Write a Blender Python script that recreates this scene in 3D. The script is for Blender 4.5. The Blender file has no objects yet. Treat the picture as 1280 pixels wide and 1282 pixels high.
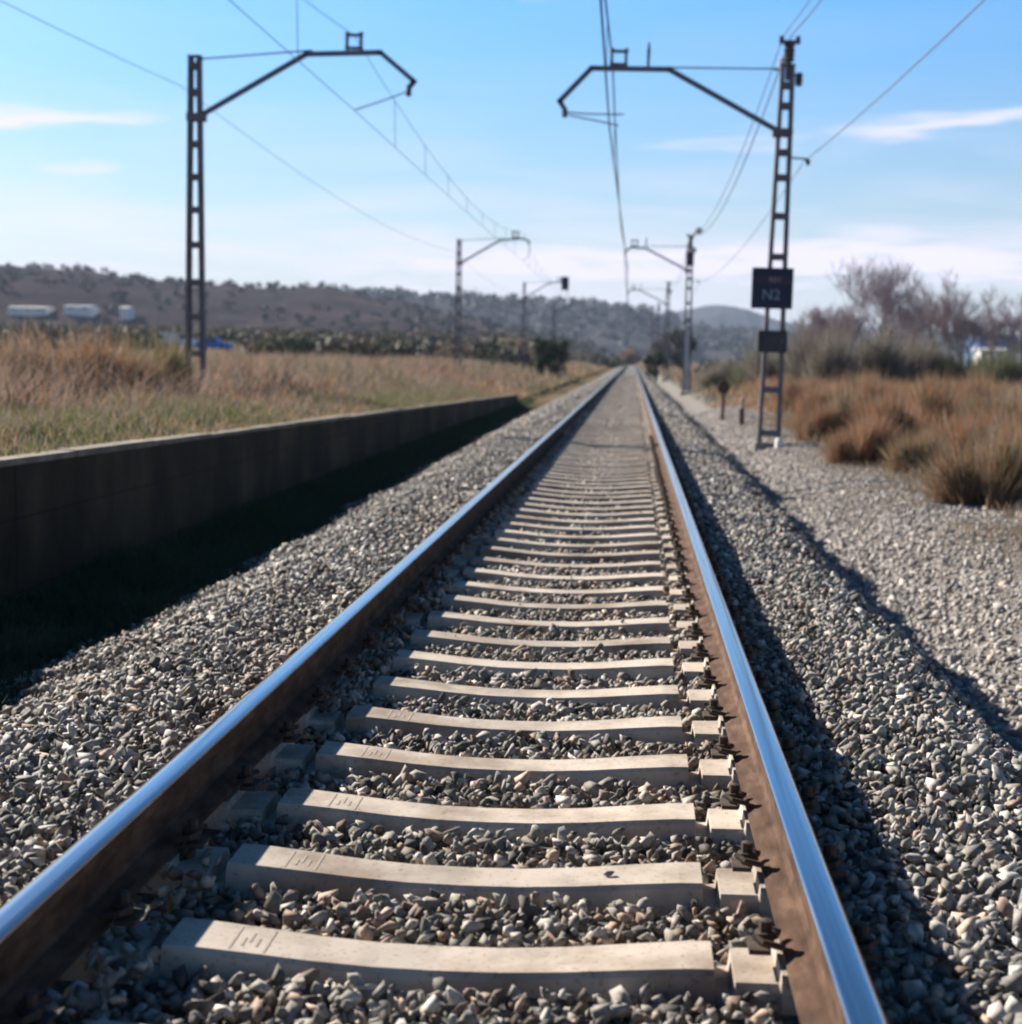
import bpy, bmesh, math, random
import numpy as np
from mathutils import Vector, Matrix
R = math.radians
rng = np.random.default_rng(7)
random.seed(7)
S = bpy.context.scene
COL = S.collection

# ------------------------------------------------------------------ camera
FPX, W, H = 1990.0, 1280.0, 1282.0
CAM = Vector((0.415, 0.0, 1.19))
MROT = Matrix.Rotation(R(4.25), 3, 'Z') @ Matrix.Rotation(R(90 - 5.56), 3, 'X') @ Matrix.Rotation(R(1.0), 3, 'Z')
cd = bpy.data.cameras.new('camera'); cam = bpy.data.objects.new('camera', cd); COL.objects.link(cam)
cam.matrix_world = Matrix.Translation(CAM) @ MROT.to_4x4()
cd.sensor_fit = 'HORIZONTAL'; cd.sensor_width = 36.0; cd.lens = 36.0 * FPX / W
cd.clip_start = 0.1; cd.clip_end = 12000
cd.dof.use_dof = True; cd.dof.focus_distance = 5.6; cd.dof.aperture_fstop = 3.1
S.camera = cam

def at(px, py, y):
    """world point seen at photo pixel (px, py), on the plane Y = y"""
    d = MROT @ Vector(((px - W/2)/FPX, (H/2 - py)/FPX, -1.0))
    return CAM + d * ((y - CAM.y) / d.y)

# ------------------------------------------------------------------ helpers
def tag(o, label=None, cat=None, group=None, kind=None):
    if label: o['label'] = label
    if cat: o['category'] = cat
    if group: o['group'] = group
    if kind: o['kind'] = kind
    return o

def empty(name, loc=(0, 0, 0), rz=0.0):
    o = bpy.data.objects.new(name, None); COL.objects.link(o)
    o.location = loc; o.rotation_euler = (0, 0, rz); o.empty_display_size = 0.2
    return o

def copy_tree(o, parent=None):
    c = o.copy(); COL.objects.link(c)
    if parent is not None: c.parent = parent
    for ch in list(o.children): copy_tree(ch, c)
    return c

class MB:
    def __init__(s): s.v = []; s.f = []
    def add(s, vs, fs):
        n = len(s.v); s.v += [tuple(p) for p in vs]; s.f += [tuple(i + n for i in f) for f in fs]
    def box(s, c, d, rot=None):
        x, y, z = d[0]/2, d[1]/2, d[2]/2
        vs = [Vector(p) for p in ((-x,-y,-z),(x,-y,-z),(x,y,-z),(-x,y,-z),(-x,-y,z),(x,-y,z),(x,y,z),(-x,y,z))]
        if rot is not None: vs = [rot @ p for p in vs]
        s.add([p + Vector(c) for p in vs], [(3,2,1,0),(4,5,6,7),(0,1,5,4),(1,2,6,5),(2,3,7,6),(3,0,4,7)])
    def bar(s, a, b, w, h, up=(0, 1, 0)):
        a, b = Vector(a), Vector(b); d = (b - a).normalized(); u = Vector(up)
        sx = d.cross(u).normalized(); sy = sx.cross(d).normalized()
        vs = [p + sx*i*w/2 + sy*j*h/2 for p in (a, b) for i, j in ((-1,-1),(1,-1),(1,1),(-1,1))]
        s.add(vs, [(3,2,1,0),(4,5,6,7),(0,1,5,4),(1,2,6,5),(2,3,7,6),(3,0,4,7)])
    def tube(s, pts, r, n=6):
        pts = [Vector(p) for p in pts]; rs = r if hasattr(r, '__len__') else [r]*len(pts)
        t0 = (pts[1] - pts[0]).normalized()
        ref = Vector((0, 0, 1)) if abs(t0.z) < 0.9 else Vector((1, 0, 0))
        vs = []
        for i, p in enumerate(pts):
            t = (pts[min(i+1, len(pts)-1)] - pts[max(i-1, 0)]).normalized()
            a = t.cross(ref)
            a = a.normalized() if a.length > 1e-5 else t.orthogonal().normalized()
            b = t.cross(a)
            vs += [p + (a*math.cos(k*2*math.pi/n) + b*math.sin(k*2*math.pi/n))*rs[i] for k in range(n)]
        fs = [(i*n+k, i*n+(k+1) % n, (i+1)*n+(k+1) % n, (i+1)*n+k) for i in range(len(pts)-1) for k in range(n)]
        fs += [tuple(reversed(range(n))), tuple((len(pts)-1)*n+k for k in range(n))]
        s.add(vs, fs)
    def lathe(s, c, prof, n=12):
        """profile [(r, z)] turned round the vertical through c"""
        c = Vector(c); vs = []
        for r, z in prof: vs += [c + Vector((r*math.cos(k*2*math.pi/n), r*math.sin(k*2*math.pi/n), z)) for k in range(n)]
        m = len(prof)
        fs = [(i*n+k, i*n+(k+1) % n, (i+1)*n+(k+1) % n, (i+1)*n+k) for i in range(m-1) for k in range(n)]
        fs += [tuple(reversed(range(n))), tuple((m-1)*n+k for k in range(n))]
        s.add(vs, fs)
    def prism(s, poly, y0, y1):
        n = len(poly); vs = [(x, y0, z) for x, z in poly] + [(x, y1, z) for x, z in poly]
        s.add(vs, [tuple(range(n)), tuple(reversed(range(n, 2*n)))] + [(i, i+n, (i+1) % n+n, (i+1) % n) for i in range(n)])
    def build(s, name, mat, parent=None, smooth=False, bevel=0.0):
        me = bpy.data.meshes.new(name); me.from_pydata(s.v, [], s.f)
        bm = bmesh.new(); bm.from_mesh(me); bmesh.ops.recalc_face_normals(bm, faces=bm.faces)
        if bevel: bmesh.ops.bevel(bm, geom=bm.edges[:], offset=bevel, segments=1, affect='EDGES')
        bm.to_mesh(me); bm.free()
        me.materials.append(mat)
        if smooth: me.polygons.foreach_set('use_smooth', [True]*len(me.polygons))
        o = bpy.data.objects.new(name, me); COL.objects.link(o)
        if parent is not None: o.parent = parent
        return o

def np_mesh(name, verts, polys, mat, color=None, smooth=False, parent=None):
    """verts (n,3); polys: list of index arrays, each (m, k); color (n,3) per vertex -> attribute Col"""
    me = bpy.data.meshes.new(name)
    nv = len(verts); me.vertices.add(nv); me.vertices.foreach_set('co', np.asarray(verts, np.float32).ravel())
    loops = np.concatenate([p.ravel() for p in polys]).astype(np.int32)
    sizes = np.concatenate([np.full(len(p), p.shape[1]) for p in polys]).astype(np.int32)
    starts = np.concatenate([[0], np.cumsum(sizes)[:-1]]).astype(np.int32)
    me.loops.add(len(loops)); me.loops.foreach_set('vertex_index', loops)
    me.polygons.add(len(sizes)); me.polygons.foreach_set('loop_start', starts)
    if smooth: me.polygons.foreach_set('use_smooth', np.ones(len(sizes), bool))
    me.update(calc_edges=True)
    if color is not None:
        a = me.attributes.new('Col', 'FLOAT_COLOR', 'POINT')
        c = np.ones((nv, 4), np.float32); c[:, :3] = color; a.data.foreach_set('color', c.ravel())
    me.materials.append(mat)
    o = bpy.data.objects.new(name, me); COL.objects.link(o)
    if parent is not None: o.parent = parent
    return o

_perm = np.random.default_rng(3).random((256, 256))
def vnoise(x, y):
    x = np.asarray(x, float); y = np.asarray(y, float)
    xi = np.floor(x).astype(int); yi = np.floor(y).astype(int); fx = x - xi; fy = y - yi
    fx = fx*fx*(3-2*fx); fy = fy*fy*(3-2*fy)
    g = lambda a, b: _perm[a & 255, b & 255]
    return (g(xi, yi)*(1-fx)+g(xi+1, yi)*fx)*(1-fy) + (g(xi, yi+1)*(1-fx)+g(xi+1, yi+1)*fx)*fy
def fbm(x, y, o=4):
    t = 0; a = 0.5; s = 0
    for i in range(o): t = t + a*vnoise(x*2**i+17*i, y*2**i+31*i); s += a; a *= 0.5
    return t/s
def sst(a, b, x): t = np.clip((np.asarray(x, float)-a)/(b-a), 0, 1); return t*t*(3-2*t)

# ------------------------------------------------------------------ materials
def mat(name):
    m = bpy.data.materials.new(name); m.use_nodes = True
    nt = m.node_tree; b = nt.nodes['Principled BSDF']; b.inputs['Specular IOR Level'].default_value = 0.25
    return m, nt, b
def node(nt, t, **kw):
    n = nt.nodes.new(t)
    for k, v in kw.items(): setattr(n, k, v)
    return n
def noise_ramp(nt, scale, stops, detail=6, vec=None, rough=0.6):
    n = node(nt, 'ShaderNodeTexNoise'); n.inputs['Scale'].default_value = scale; n.inputs['Detail'].default_value = detail
    n.inputs['Roughness'].default_value = rough
    if vec is not None: nt.links.new(vec, n.inputs['Vector'])
    r = node(nt, 'ShaderNodeValToRGB'); e = r.color_ramp.elements
    while len(e) < len(stops): e.new(0.5)
    for i, (p, c) in enumerate(stops): e[i].position = p; e[i].color = (*c, 1)
    nt.links.new(n.outputs['Fac'], r.inputs['Fac'])
    return n, r
def bump(nt, b, src, strength=0.4, dist=0.02):
    bp = node(nt, 'ShaderNodeBump'); bp.inputs['Strength'].default_value = strength; bp.inputs['Distance'].default_value = dist
    nt.links.new(src, bp.inputs['Height']); nt.links.new(bp.outputs['Normal'], b.inputs['Normal'])
def simple(name, stops, scale, rough=0.8, metal=0.0, bstr=0.3, bdist=0.01, stretch=None, spec=0.25):
    m, nt, b = mat(name)
    tc = node(nt, 'ShaderNodeTexCoord'); mp = node(nt, 'ShaderNodeMapping')
    if stretch: mp.inputs['Scale'].default_value = stretch
    nt.links.new(tc.outputs['Object'], mp.inputs['Vector'])
    n, r = noise_ramp(nt, scale, stops, vec=mp.outputs['Vector'])
    nt.links.new(r.outputs['Color'], b.inputs['Base Color'])
    b.inputs['Roughness'].default_value = rough; b.inputs['Metallic'].default_value = metal
    b.inputs['Specular IOR Level'].default_value = spec
    if bstr: bump(nt, b, n.outputs['Fac'], bstr, bdist)
    return m
def attr_mat(name, rough=0.85, translucent=0.0, nscale=0.0, spec=0.2):
    m, nt, b = mat(name)
    a = node(nt, 'ShaderNodeAttribute', attribute_name='Col')
    src = a.outputs['Color']
    if nscale:
        tc = node(nt, 'ShaderNodeTexCoord')
        n, r = noise_ramp(nt, nscale, [(0.3, (.62, .62, .62)), (0.7, (1.25, 1.25, 1.25))], vec=tc.outputs['Object'])
        mx = node(nt, 'ShaderNodeMix', data_type='RGBA', blend_type='MULTIPLY'); mx.inputs[0].default_value = 1
        nt.links.new(src, mx.inputs[6]); nt.links.new(r.outputs['Color'], mx.inputs[7]); src = mx.outputs[2]
    nt.links.new(src, b.inputs['Base Color']); b.inputs['Roughness'].default_value = rough
    b.inputs['Specular IOR Level'].default_value = spec
    if translucent:
        t = node(nt, 'ShaderNodeBsdfTranslucent'); nt.links.new(src, t.inputs['Color'])
        ms = node(nt, 'ShaderNodeMixShader'); ms.inputs[0].default_value = translucent
        nt.links.new(b.outputs[0], ms.inputs[1]); nt.links.new(t.outputs[0], ms.inputs[2])
        nt.links.new(ms.outputs[0], nt.nodes['Material Output'].inputs['Surface'])
    return m

M = {}
M['stone'] = attr_mat('crushed_stone', 0.8, nscale=55)
M['blade'] = attr_mat('plant_blade', 0.8, translucent=0.35)
M['leaf'] = attr_mat('leaf', 0.7, translucent=0.2)
M['twig'] = attr_mat('twig', 0.9)
M['bed'] = simple('track_bed_gravel', [(0.3, (.05, .048, .046)), (0.55, (.13, .125, .118)), (0.75, (.26, .25, .24))], 26, 0.95, bstr=1, bdist=0.03)
M['path'] = simple('pale_gravel', [(0.3, (.09, .08, .07)), (0.5, (.16, .143, .127)), (0.75, (.28, .255, .235))], 14, 0.95, bstr=0.8, bdist=0.02)
M['sleeper'] = simple('cream_concrete', [(0.25, (.28, .23, .185)), (0.5, (.45, .38, .31)), (0.75, (.52, .45, .38))], 5, 0.85, bstr=0.25, bdist=0.004)
nt = M['sleeper'].node_tree; oi = node(nt, 'ShaderNodeObjectInfo'); b = nt.nodes['Principled BSDF']     # every sleeper weathers differently
mpn = [n for n in nt.nodes if n.type == 'MAPPING'][0]; tcn = [n for n in nt.nodes if n.type == 'TEX_COORD'][0]; rmp = [n for n in nt.nodes if n.type == 'VALTORGB'][0]
sc_ = node(nt, 'ShaderNodeVectorMath', operation='SCALE'); cx_ = node(nt, 'ShaderNodeCombineXYZ'); cx_.inputs[0].default_value = cx_.inputs[1].default_value = cx_.inputs[2].default_value = 37.0
nt.links.new(cx_.outputs[0], sc_.inputs[0]); nt.links.new(oi.outputs['Random'], sc_.inputs['Scale']); nt.links.new(sc_.outputs[0], mpn.inputs['Location'])
na, ra = noise_ramp(nt, 2.2, [(0.36, (.52, .44, .38)), (0.5, (1, 1, 1))], vec=mpn.outputs['Vector'], detail=8)
nb, rb_ = noise_ramp(nt, 60, [(0.33, (.6, .56, .52)), (0.42, (1, 1, 1))], vec=mpn.outputs['Vector'], detail=3)
m1 = node(nt, 'ShaderNodeMix', data_type='RGBA', blend_type='MULTIPLY'); m1.inputs[0].default_value = .75; nt.links.new(rmp.outputs[0], m1.inputs[6]); nt.links.new(ra.outputs[0], m1.inputs[7])
m2 = node(nt, 'ShaderNodeMix', data_type='RGBA', blend_type='MULTIPLY'); m2.inputs[0].default_value = .8; nt.links.new(m1.outputs[2], m2.inputs[6]); nt.links.new(rb_.outputs[0], m2.inputs[7])
mr = node(nt, 'ShaderNodeMapRange'); mr.inputs['To Min'].default_value = .8; mr.inputs['To Max'].default_value = 1.12; nt.links.new(oi.outputs['Random'], mr.inputs['Value'])
m3 = node(nt, 'ShaderNodeMix', data_type='RGBA', blend_type='MULTIPLY'); m3.inputs[0].default_value = 1; nt.links.new(m2.outputs[2], m3.inputs[6]); nt.links.new(mr.outputs[0], m3.inputs[7])
nt.links.new(m3.outputs[2], b.inputs['Base Color'])
M['rust'] = simple('rusty_rail_steel', [(0.3, (.042, .024, .016)), (0.52, (.088, .05, .033)), (0.72, (.15, .092, .062))], 7, 0.85, bstr=0.3, bdist=0.002, stretch=(3, .9, 3), spec=.08)
M['shine'] = simple('polished_rail_top', [(0.3, (.40, .43, .48)), (0.7, (.58, .60, .64))], 3, 0.24, 1.0, bstr=0, stretch=(30, .3, 10))
nt = M['shine'].node_tree; b = nt.nodes['Principled BSDF']; tcn = node(nt, 'ShaderNodeTexCoord'); mpn = node(nt, 'ShaderNodeMapping'); mpn.inputs['Scale'].default_value = (60, .5, 1); nt.links.new(tcn.outputs['Object'], mpn.inputs['Vector'])
na, ra = noise_ramp(nt, 2.0, [(0.3, (.10, .10, .10)), (0.7, (.24, .24, .24))], vec=mpn.outputs['Vector'], detail=5); nt.links.new(ra.outputs[0], b.inputs['Roughness'])
M['clip'] = simple('dark_clip_steel', [(0.3, (.035, .026, .02)), (0.7, (.09, .06, .045))], 40, 0.7, bstr=0)
M['mark'] = simple('dark_moulded_mark', [(0.3, (.27, .225, .18)), (0.7, (.36, .30, .25))], 40, 0.9, bstr=0)
M['mast'] = simple('weathered_mast_steel', [(0.3, (.085, .082, .10)), (0.6, (.14, .13, .145)), (0.8, (.20, .14, .115))], 3, 0.65, bstr=0.1)
M['arm'] = simple('dark_arm_steel', [(0.3, (.08, .09, .115)), (0.7, (.135, .145, .18))], 3, 0.5, bstr=0)
M['insul'] = simple('dark_glazed_insulator', [(0.3, (.05, .035, .05)), (0.7, (.09, .06, .07))], 3, 0.3, bstr=0, spec=0.5)
M['insulw'] = simple('pale_glazed_insulator', [(0.3, (.5, .46, .48)), (0.7, (.62, .58, .6))], 3, 0.3, bstr=0, spec=0.5)
M['galv'] = simple('pale_galvanised_steel', [(0.3, (.34, .35, .37)), (0.7, (.48, .49, .5))], 4, 0.5, bstr=0)
M['wire'] = simple('wire_copper_grey', [(0.3, (.07, .07, .08)), (0.7, (.12, .11, .11))], 3, 0.5, bstr=0)
M['concrete'] = simple('foundation_concrete', [(0.3, (.14, .132, .125)), (0.7, (.26, .245, .23))], 5, 0.9)
M['sign'] = simple('dark_blue_sign', [(0.3, (.012, .016, .045)), (0.7, (.018, .024, .06))], 3, 0.5, bstr=0)
M['sign_band'] = simple('dull_purple_sign_band', [(0.3, (.03, .024, .055)), (0.7, (.045, .03, .065))], 3, 0.5, bstr=0)
M['let_red'] = simple('faded_pink_lettering', [(0.3, (.30, .2, .26)), (0.7, (.36, .25, .3))], 9, 0.6, bstr=0)
M['let_blue'] = simple('faded_blue_lettering', [(0.3, (.16, .25, .33)), (0.7, (.22, .31, .38))], 9, 0.6, bstr=0)
M['box'] = simple('black_equipment_box', [(0.3, (.03, .03, .035)), (0.7, (.06, .058, .06))], 3, 0.6, bstr=0)
M['trunk'] = simple('bark', [(0.3, (.10, .08, .075)), (0.7, (.2, .17, .16))], 8, 0.9)
M['white_wall'] = simple('white_render', [(0.3, (.66, .65, .63)), (0.7, (.8, .79, .77))], 0.6, 0.85, bstr=0)
M['roof'] = simple('pale_metal_roof', [(0.3, (.42, .46, .5)), (0.7, (.55, .58, .62))], 0.6, 0.6, bstr=0)
M['blue_wall'] = simple('blue_sheet_wall', [(0.3, (.10, .22, .5)), (0.7, (.16, .3, .58))], 0.6, 0.6, bstr=0)
M['window'] = simple('dark_window_glass', [(0.3, (.03, .04, .05)), (0.7, (.06, .07, .08))], 1, 0.15, bstr=0, spec=0.5)
M['car_blue'] = simple('blue_car_paint', [(0.3, (.03, .13, .5)), (0.7, (.04, .17, .58))], 1, 0.35, bstr=0, spec=0.5)
M['car_white'] = simple('white_car_paint', [(0.3, (.6, .62, .66)), (0.7, (.7, .72, .75))], 1, 0.35, bstr=0, spec=0.5)
M['rubber'] = simple('tyre_rubber', [(0.3, (.02, .02, .02)), (0.7, (.035, .035, .035))], 8, 0.9, bstr=0)
M['road'] = simple('asphalt', [(0.3, (.05, .05, .055)), (0.7, (.085, .085, .09))], 2, 0.9)
M['coping'] = simple('pale_coping_concrete', [(0.3, (.09, .08, .055)), (0.5, (.16, .137, .105)), (0.7, (.25, .215, .18))], 3, 0.9, bstr=0.4)
M['rustpost'] = simple('rust_brown_paint', [(0.3, (.06, .035, .025)), (0.7, (.11, .07, .05))], 9, 0.8, bstr=0)
M['pinkpaint'] = simple('faded_pink_paint', [(0.3, (.5, .3, .28)), (0.7, (.6, .4, .38))], 9, 0.7, bstr=0)

# stained platform wall: dark aggregate concrete with vertical streaks and a blotch pattern
m, nt, b = mat('stained_wall_concrete'); M['wall'] = m
tc = node(nt, 'ShaderNodeTexCoord'); mp = node(nt, 'ShaderNodeMapping'); mp.inputs['Scale'].default_value = (1, 1.1, .6)
nt.links.new(tc.outputs['Object'], mp.inputs['Vector'])
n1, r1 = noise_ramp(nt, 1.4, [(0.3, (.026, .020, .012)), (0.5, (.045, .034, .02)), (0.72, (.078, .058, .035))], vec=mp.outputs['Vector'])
n2, r2 = noise_ramp(nt, 0.5, [(0.4, (.5, .5, .45)), (0.65, (1.15, 1.1, 1.05))], vec=tc.outputs['Object'])
mx = node(nt, 'ShaderNodeMix', data_type='RGBA', blend_type='MULTIPLY'); mx.inputs[0].default_value = 1
nt.links.new(r1.outputs['Color'], mx.inputs[6]); nt.links.new(r2.outputs['Color'], mx.inputs[7])
sp = node(nt, 'ShaderNodeSeparateXYZ'); nt.links.new(tc.outputs['Object'], sp.inputs[0])
def seam(out, period, wd):
    a = node(nt, 'ShaderNodeMath', operation='PINGPONG'); a.inputs[1].default_value = period/2; nt.links.new(out, a.inputs[0])
    c = node(nt, 'ShaderNodeMath', operation='GREATER_THAN'); c.inputs[1].default_value = wd; nt.links.new(a.outputs[0], c.inputs[0]); return c.outputs[0]
jn = node(nt, 'ShaderNodeMath', operation='MULTIPLY'); nt.links.new(seam(sp.outputs['Y'], 3.6, .014), jn.inputs[0]); nt.links.new(seam(sp.outputs['Z'], .52, .006), jn.inputs[1])
jm = node(nt, 'ShaderNodeMapRange'); jm.inputs['To Min'].default_value = .35; nt.links.new(jn.outputs[0], jm.inputs['Value'])
mj = node(nt, 'ShaderNodeMix', data_type='RGBA', blend_type='MULTIPLY'); mj.inputs[0].default_value = 1
nt.links.new(mx.outputs[2], mj.inputs[6]); nt.links.new(jm.outputs[0], mj.inputs[7])
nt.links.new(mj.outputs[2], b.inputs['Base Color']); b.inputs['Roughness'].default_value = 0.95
n3, _ = noise_ramp(nt, 9, [(0, (0, 0, 0)), (1, (1, 1, 1))], vec=tc.outputs['Object']); bump(nt, b, n3.outputs['Fac'], 0.6, 0.02)

# ground: earth, dry grass and green patches
def ground_mat(name, cols, s1, s2):
    m, nt, b = mat(name)
    tc = node(nt, 'ShaderNodeTexCoord')
    n1, r1 = noise_ramp(nt, s1, cols, vec=tc.outputs['Object'], detail=8)
    n2, r2 = noise_ramp(nt, s2, [(0.3, (.6, .6, .6)), (0.7, (1.3, 1.27, 1.2))], vec=tc.outputs['Object'], detail=8)
    mx = node(nt, 'ShaderNodeMix', data_type='RGBA', blend_type='MULTIPLY'); mx.inputs[0].default_value = 1
    nt.links.new(r1.outputs['Color'], mx.inputs[6]); nt.links.new(r2.outputs['Color'], mx.inputs[7])
    nt.links.new(mx.outputs[2], b.inputs['Base Color']); b.inputs['Roughness'].default_value = 0.95; b.inputs['Specular IOR Level'].default_value = 0.0
    bump(nt, b, n2.outputs['Fac'], 0.7, 0.05)
    return m
M['ground'] = ground_mat('dry_ground', [(0.3, (.06, .06, .032)), (0.45, (.12, .095, .06)), (0.6, (.19, .145, .095)), (0.75, (.10, .095, .055))], 0.05, 3.0)
M['hillA'] = ground_mat('scrub_hill', [(0.3, (.035, .033, .04)), (0.48, (.052, .043, .05)), (0.6, (.075, .057, .06)), (0.75, (.13, .098, .085))], 0.012, 0.12)
M['hillB'] = ground_mat('wooded_hill', [(0.3, (.04, .048, .055)), (0.5, (.06, .062, .07)), (0.7, (.09, .08, .082))], 0.008, 0.07)

# ------------------------------------------------------------------ terrain
YE = 60.0                                              # far end of the platform wall
def wall_top(y): return 0.547 - 0.0126*np.asarray(y, float)
XW = -3.87
def ground_z(x, y):
    x = np.asarray(x, float); y = np.asarray(y, float)
    und = (fbm(x*0.25, y*0.25, 3)-0.5)
    edge = np.maximum(wall_top(y)-0.02, -0.45)
    edge = np.where(y > YE, -0.45+0*edge, edge)
    left = edge + (0.32-edge)*sst(-4.2, -11, x) + und*0.16*sst(-4.1, -6, x)
    left = left + np.clip(y-130, 0, 420)*0.019*sst(-12, -40, x)
    right = -0.84 + 0.27*sst(2.5, 3.9, x) + 0.12*sst(4, 14, x) + und*0.1*sst(3, 5, x)
    mid = np.full_like(x, -0.90)
    z = np.where(x < XW-0.10, left, np.where(x < -2.0, -0.70 + 0.08*sst(-3.2, -3.8, x), np.where(x > 2.2, right, mid)))
    far = sst(75, 120, y)
    z = np.where((y > YE+0.3) & (x < -2.6) & (x >= XW-0.10), -0.6+0*z, z)
    return z
def gz(x, y): return float(ground_z(np.array([x]), np.array([y]))[0])

def grid_mesh(name, xs, ys, zf, m, smooth=True):
    X, Y = np.meshgrid(xs, ys); Z = zf(X, Y)
    v = np.stack([X.ravel(), Y.ravel(), Z.ravel()], 1); nx = len(xs)
    i = (np.arange(len(ys)-1)[:, None]*nx + np.arange(nx-1)[None, :]).ravel()
    return np_mesh(name, v, [np.stack([i, i+1, i+1+nx, i+nx], 1)], m, smooth=smooth)

xs = np.unique(np.concatenate([-np.geomspace(25, 4500, 26), np.arange(-25, -4.0, 0.7), [-3.98, -3.96, -3.5, -2.9, -2.4, -1.5, 0, 1.5, 2.1, 2.25, 2.5, 2.8, 3.1, 3.4],
                               np.arange(3.8, 25, 0.7), np.geomspace(26, 4500, 26)]))
ys = np.unique(np.concatenate([[-40, -20, -10], np.arange(-5, 59.9, 1.0), [59.99, 60.25, 60.5], np.arange(62, 140, 2.5), np.geomspace(142, 7000, 40)]))
tag(grid_mesh('ground', xs, ys, ground_z, M['ground']), kind='structure')

# track bed under the stones
def bed_z(x):
    return np.interp(x, [-3.2, -2.88, -1.85, -1.68, -1.12, -0.98, -0.92, -0.6, 0.6, 0.92, 0.98, 1.12, 1.66, 1.84, 2.38, 2.75],
                        [-.80, -.66, -.26, -.215, -.22, -.25, -.265, -.276, -.276, -.27, -.26, -.24, -.232, -.30, -.86, -.90])
def rag(X, Y): return X + (np.abs(X) > 1.4)*(.20*(vnoise(Y*1.1+np.sign(X)*40, Y*0+.5)-.5) + .16*(vnoise(Y*3.7+np.sign(X)*90, X*2)-.5))*sst(1.3, 1.7, np.abs(X))
bx = np.array([-3.2, -2.88, -2.75, -2.5, -2.2, -1.85, -1.7, -1.4, -1.12, -0.98, -0.92, -0.6, 0, 0.6, 0.92, 0.98, 1.12, 1.4, 1.66, 1.75, 1.84, 2.0, 2.2, 2.38, 2.75])
by = np.concatenate([np.arange(-8, 60, .25), np.arange(60, 700, 20.)])
tag(grid_mesh('track_bed', bx, by, lambda X, Y: bed_z(rag(X, Y)) + 0.02*(vnoise(X*4, Y*4)-.5), M['bed']), kind='structure')
tag(grid_mesh('gravel_path', np.linspace(2.42, 5.3, 14), np.concatenate([np.arange(-8, 60, 0.7), np.arange(60, 320, 8)]),
              lambda X, Y: ground_z(X, Y) + 0.012 - 0.05*sst(4.7, 5.3, X + 0.6*(vnoise(X*0, Y*0.5)-.5)), M['path']), kind='structure')

# ------------------------------------------------------------------ stones
def hull_variant(seed, n):
    r = np.random.default_rng(seed); p = r.normal(size=(n, 3)); p /= np.linalg.norm(p, axis=1)[:, None]
    p *= r.uniform(0.7, 1.25, (n, 1)); p *= np.array([1.1, r.uniform(.6, .95), r.uniform(.45, .8)])
    bm = bmesh.new()
    for q in p: bm.verts.new(q)
    res = bmesh.ops.convex_hull(bm, input=bm.verts)
    junk = [g for g in bm.verts if not g.link_faces]
    if junk: bmesh.ops.delete(bm, geom=junk, context='VERTS')
    bmesh.ops.triangulate(bm, faces=bm.faces)
    bm.verts.index_update()
    v = np.array([q.co for q in bm.verts]); f = np.array([[l.index for l in t.verts] for t in bm.faces]); bm.free()
    return v, f
VAR_HI = [hull_variant(i, 10 + i % 3) for i in range(16)]
VAR_LO = [hull_variant(100+i, 9) for i in range(10)]

def stones(pos, size, col, variants):
    """returns verts, tris, colours for stones of radius size at pos"""
    n = len(pos); q = rng.normal(size=(n, 4)); q /= np.linalg.norm(q, axis=1)[:, None]
    w, x, y, z = q.T
    Rm = np.stack([1-2*(y*y+z*z), 2*(x*y-z*w), 2*(x*z+y*w), 2*(x*y+z*w), 1-2*(x*x+z*z), 2*(y*z-x*w), 2*(x*z-y*w), 2*(y*z+x*w), 1-2*(x*x+y*y)], 1).reshape(n, 3, 3)
    kind = rng.integers(0, len(variants), n); V = []; F = []; C = []; off = 0
    for k, (v, f) in enumerate(variants):
        i = np.where(kind == k)[0]
        if not len(i): continue
        a = np.einsum('nij,vj->nvi', Rm[i], v)*size[i, None, None] + pos[i, None, :]
        V.append(a.reshape(-1, 3)); C.append(np.repeat(col[i], len(v), axis=0))
        F.append((f[None] + (off + np.arange(len(i))*len(v))[:, None, None]).reshape(-1, 3)); off += len(i)*len(v)
    return np.concatenate(V), np.concatenate(F), np.concatenate(C)

def stone_cols(n, x=None, warm=0.0, pale=0.0):
    t = rng.random(n); g = rng.uniform(.15, .33, n)
    g = np.where(t < .22, rng.uniform(.36, .56, n), g); g = np.where(t > .86, rng.uniform(.06, .12, n), g)
    c = np.stack([g*1.03, g*.97, g*.89], 1)
    rust = rng.random(n) < (0.10 + warm)
    c[rust] = np.stack([g*1.15, g*.86, g*.68], 1)[rust]
    if pale: c = c*(1-pale) + np.array([.44, .40, .375])*pale*rng.uniform(.6, 1.25, (n, 1))
    return c
SL0, SLP = 3.01, 0.6
def clear_of_sleepers(x, y, mar):
    ph = (y - SL0 + SLP/2) % SLP - SLP/2
    return ~((np.abs(ph) < 0.125+mar) & (np.abs(x) < 1.0)) & (np.abs(np.abs(x)-0.87) > 0.085+mar)
def jitter_grid(x0, x1, y0, y1, s):
    gx, gy = np.meshgrid(np.arange(x0, x1, s), np.arange(y0, y1, s))
    return (gx + rng.uniform(-.5, .5, gx.shape)*s).ravel(), (gy + rng.uniform(-.5, .5, gy.shape)*s).ravel()
SV, SF, SC, soff = [], [], [], 0
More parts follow.
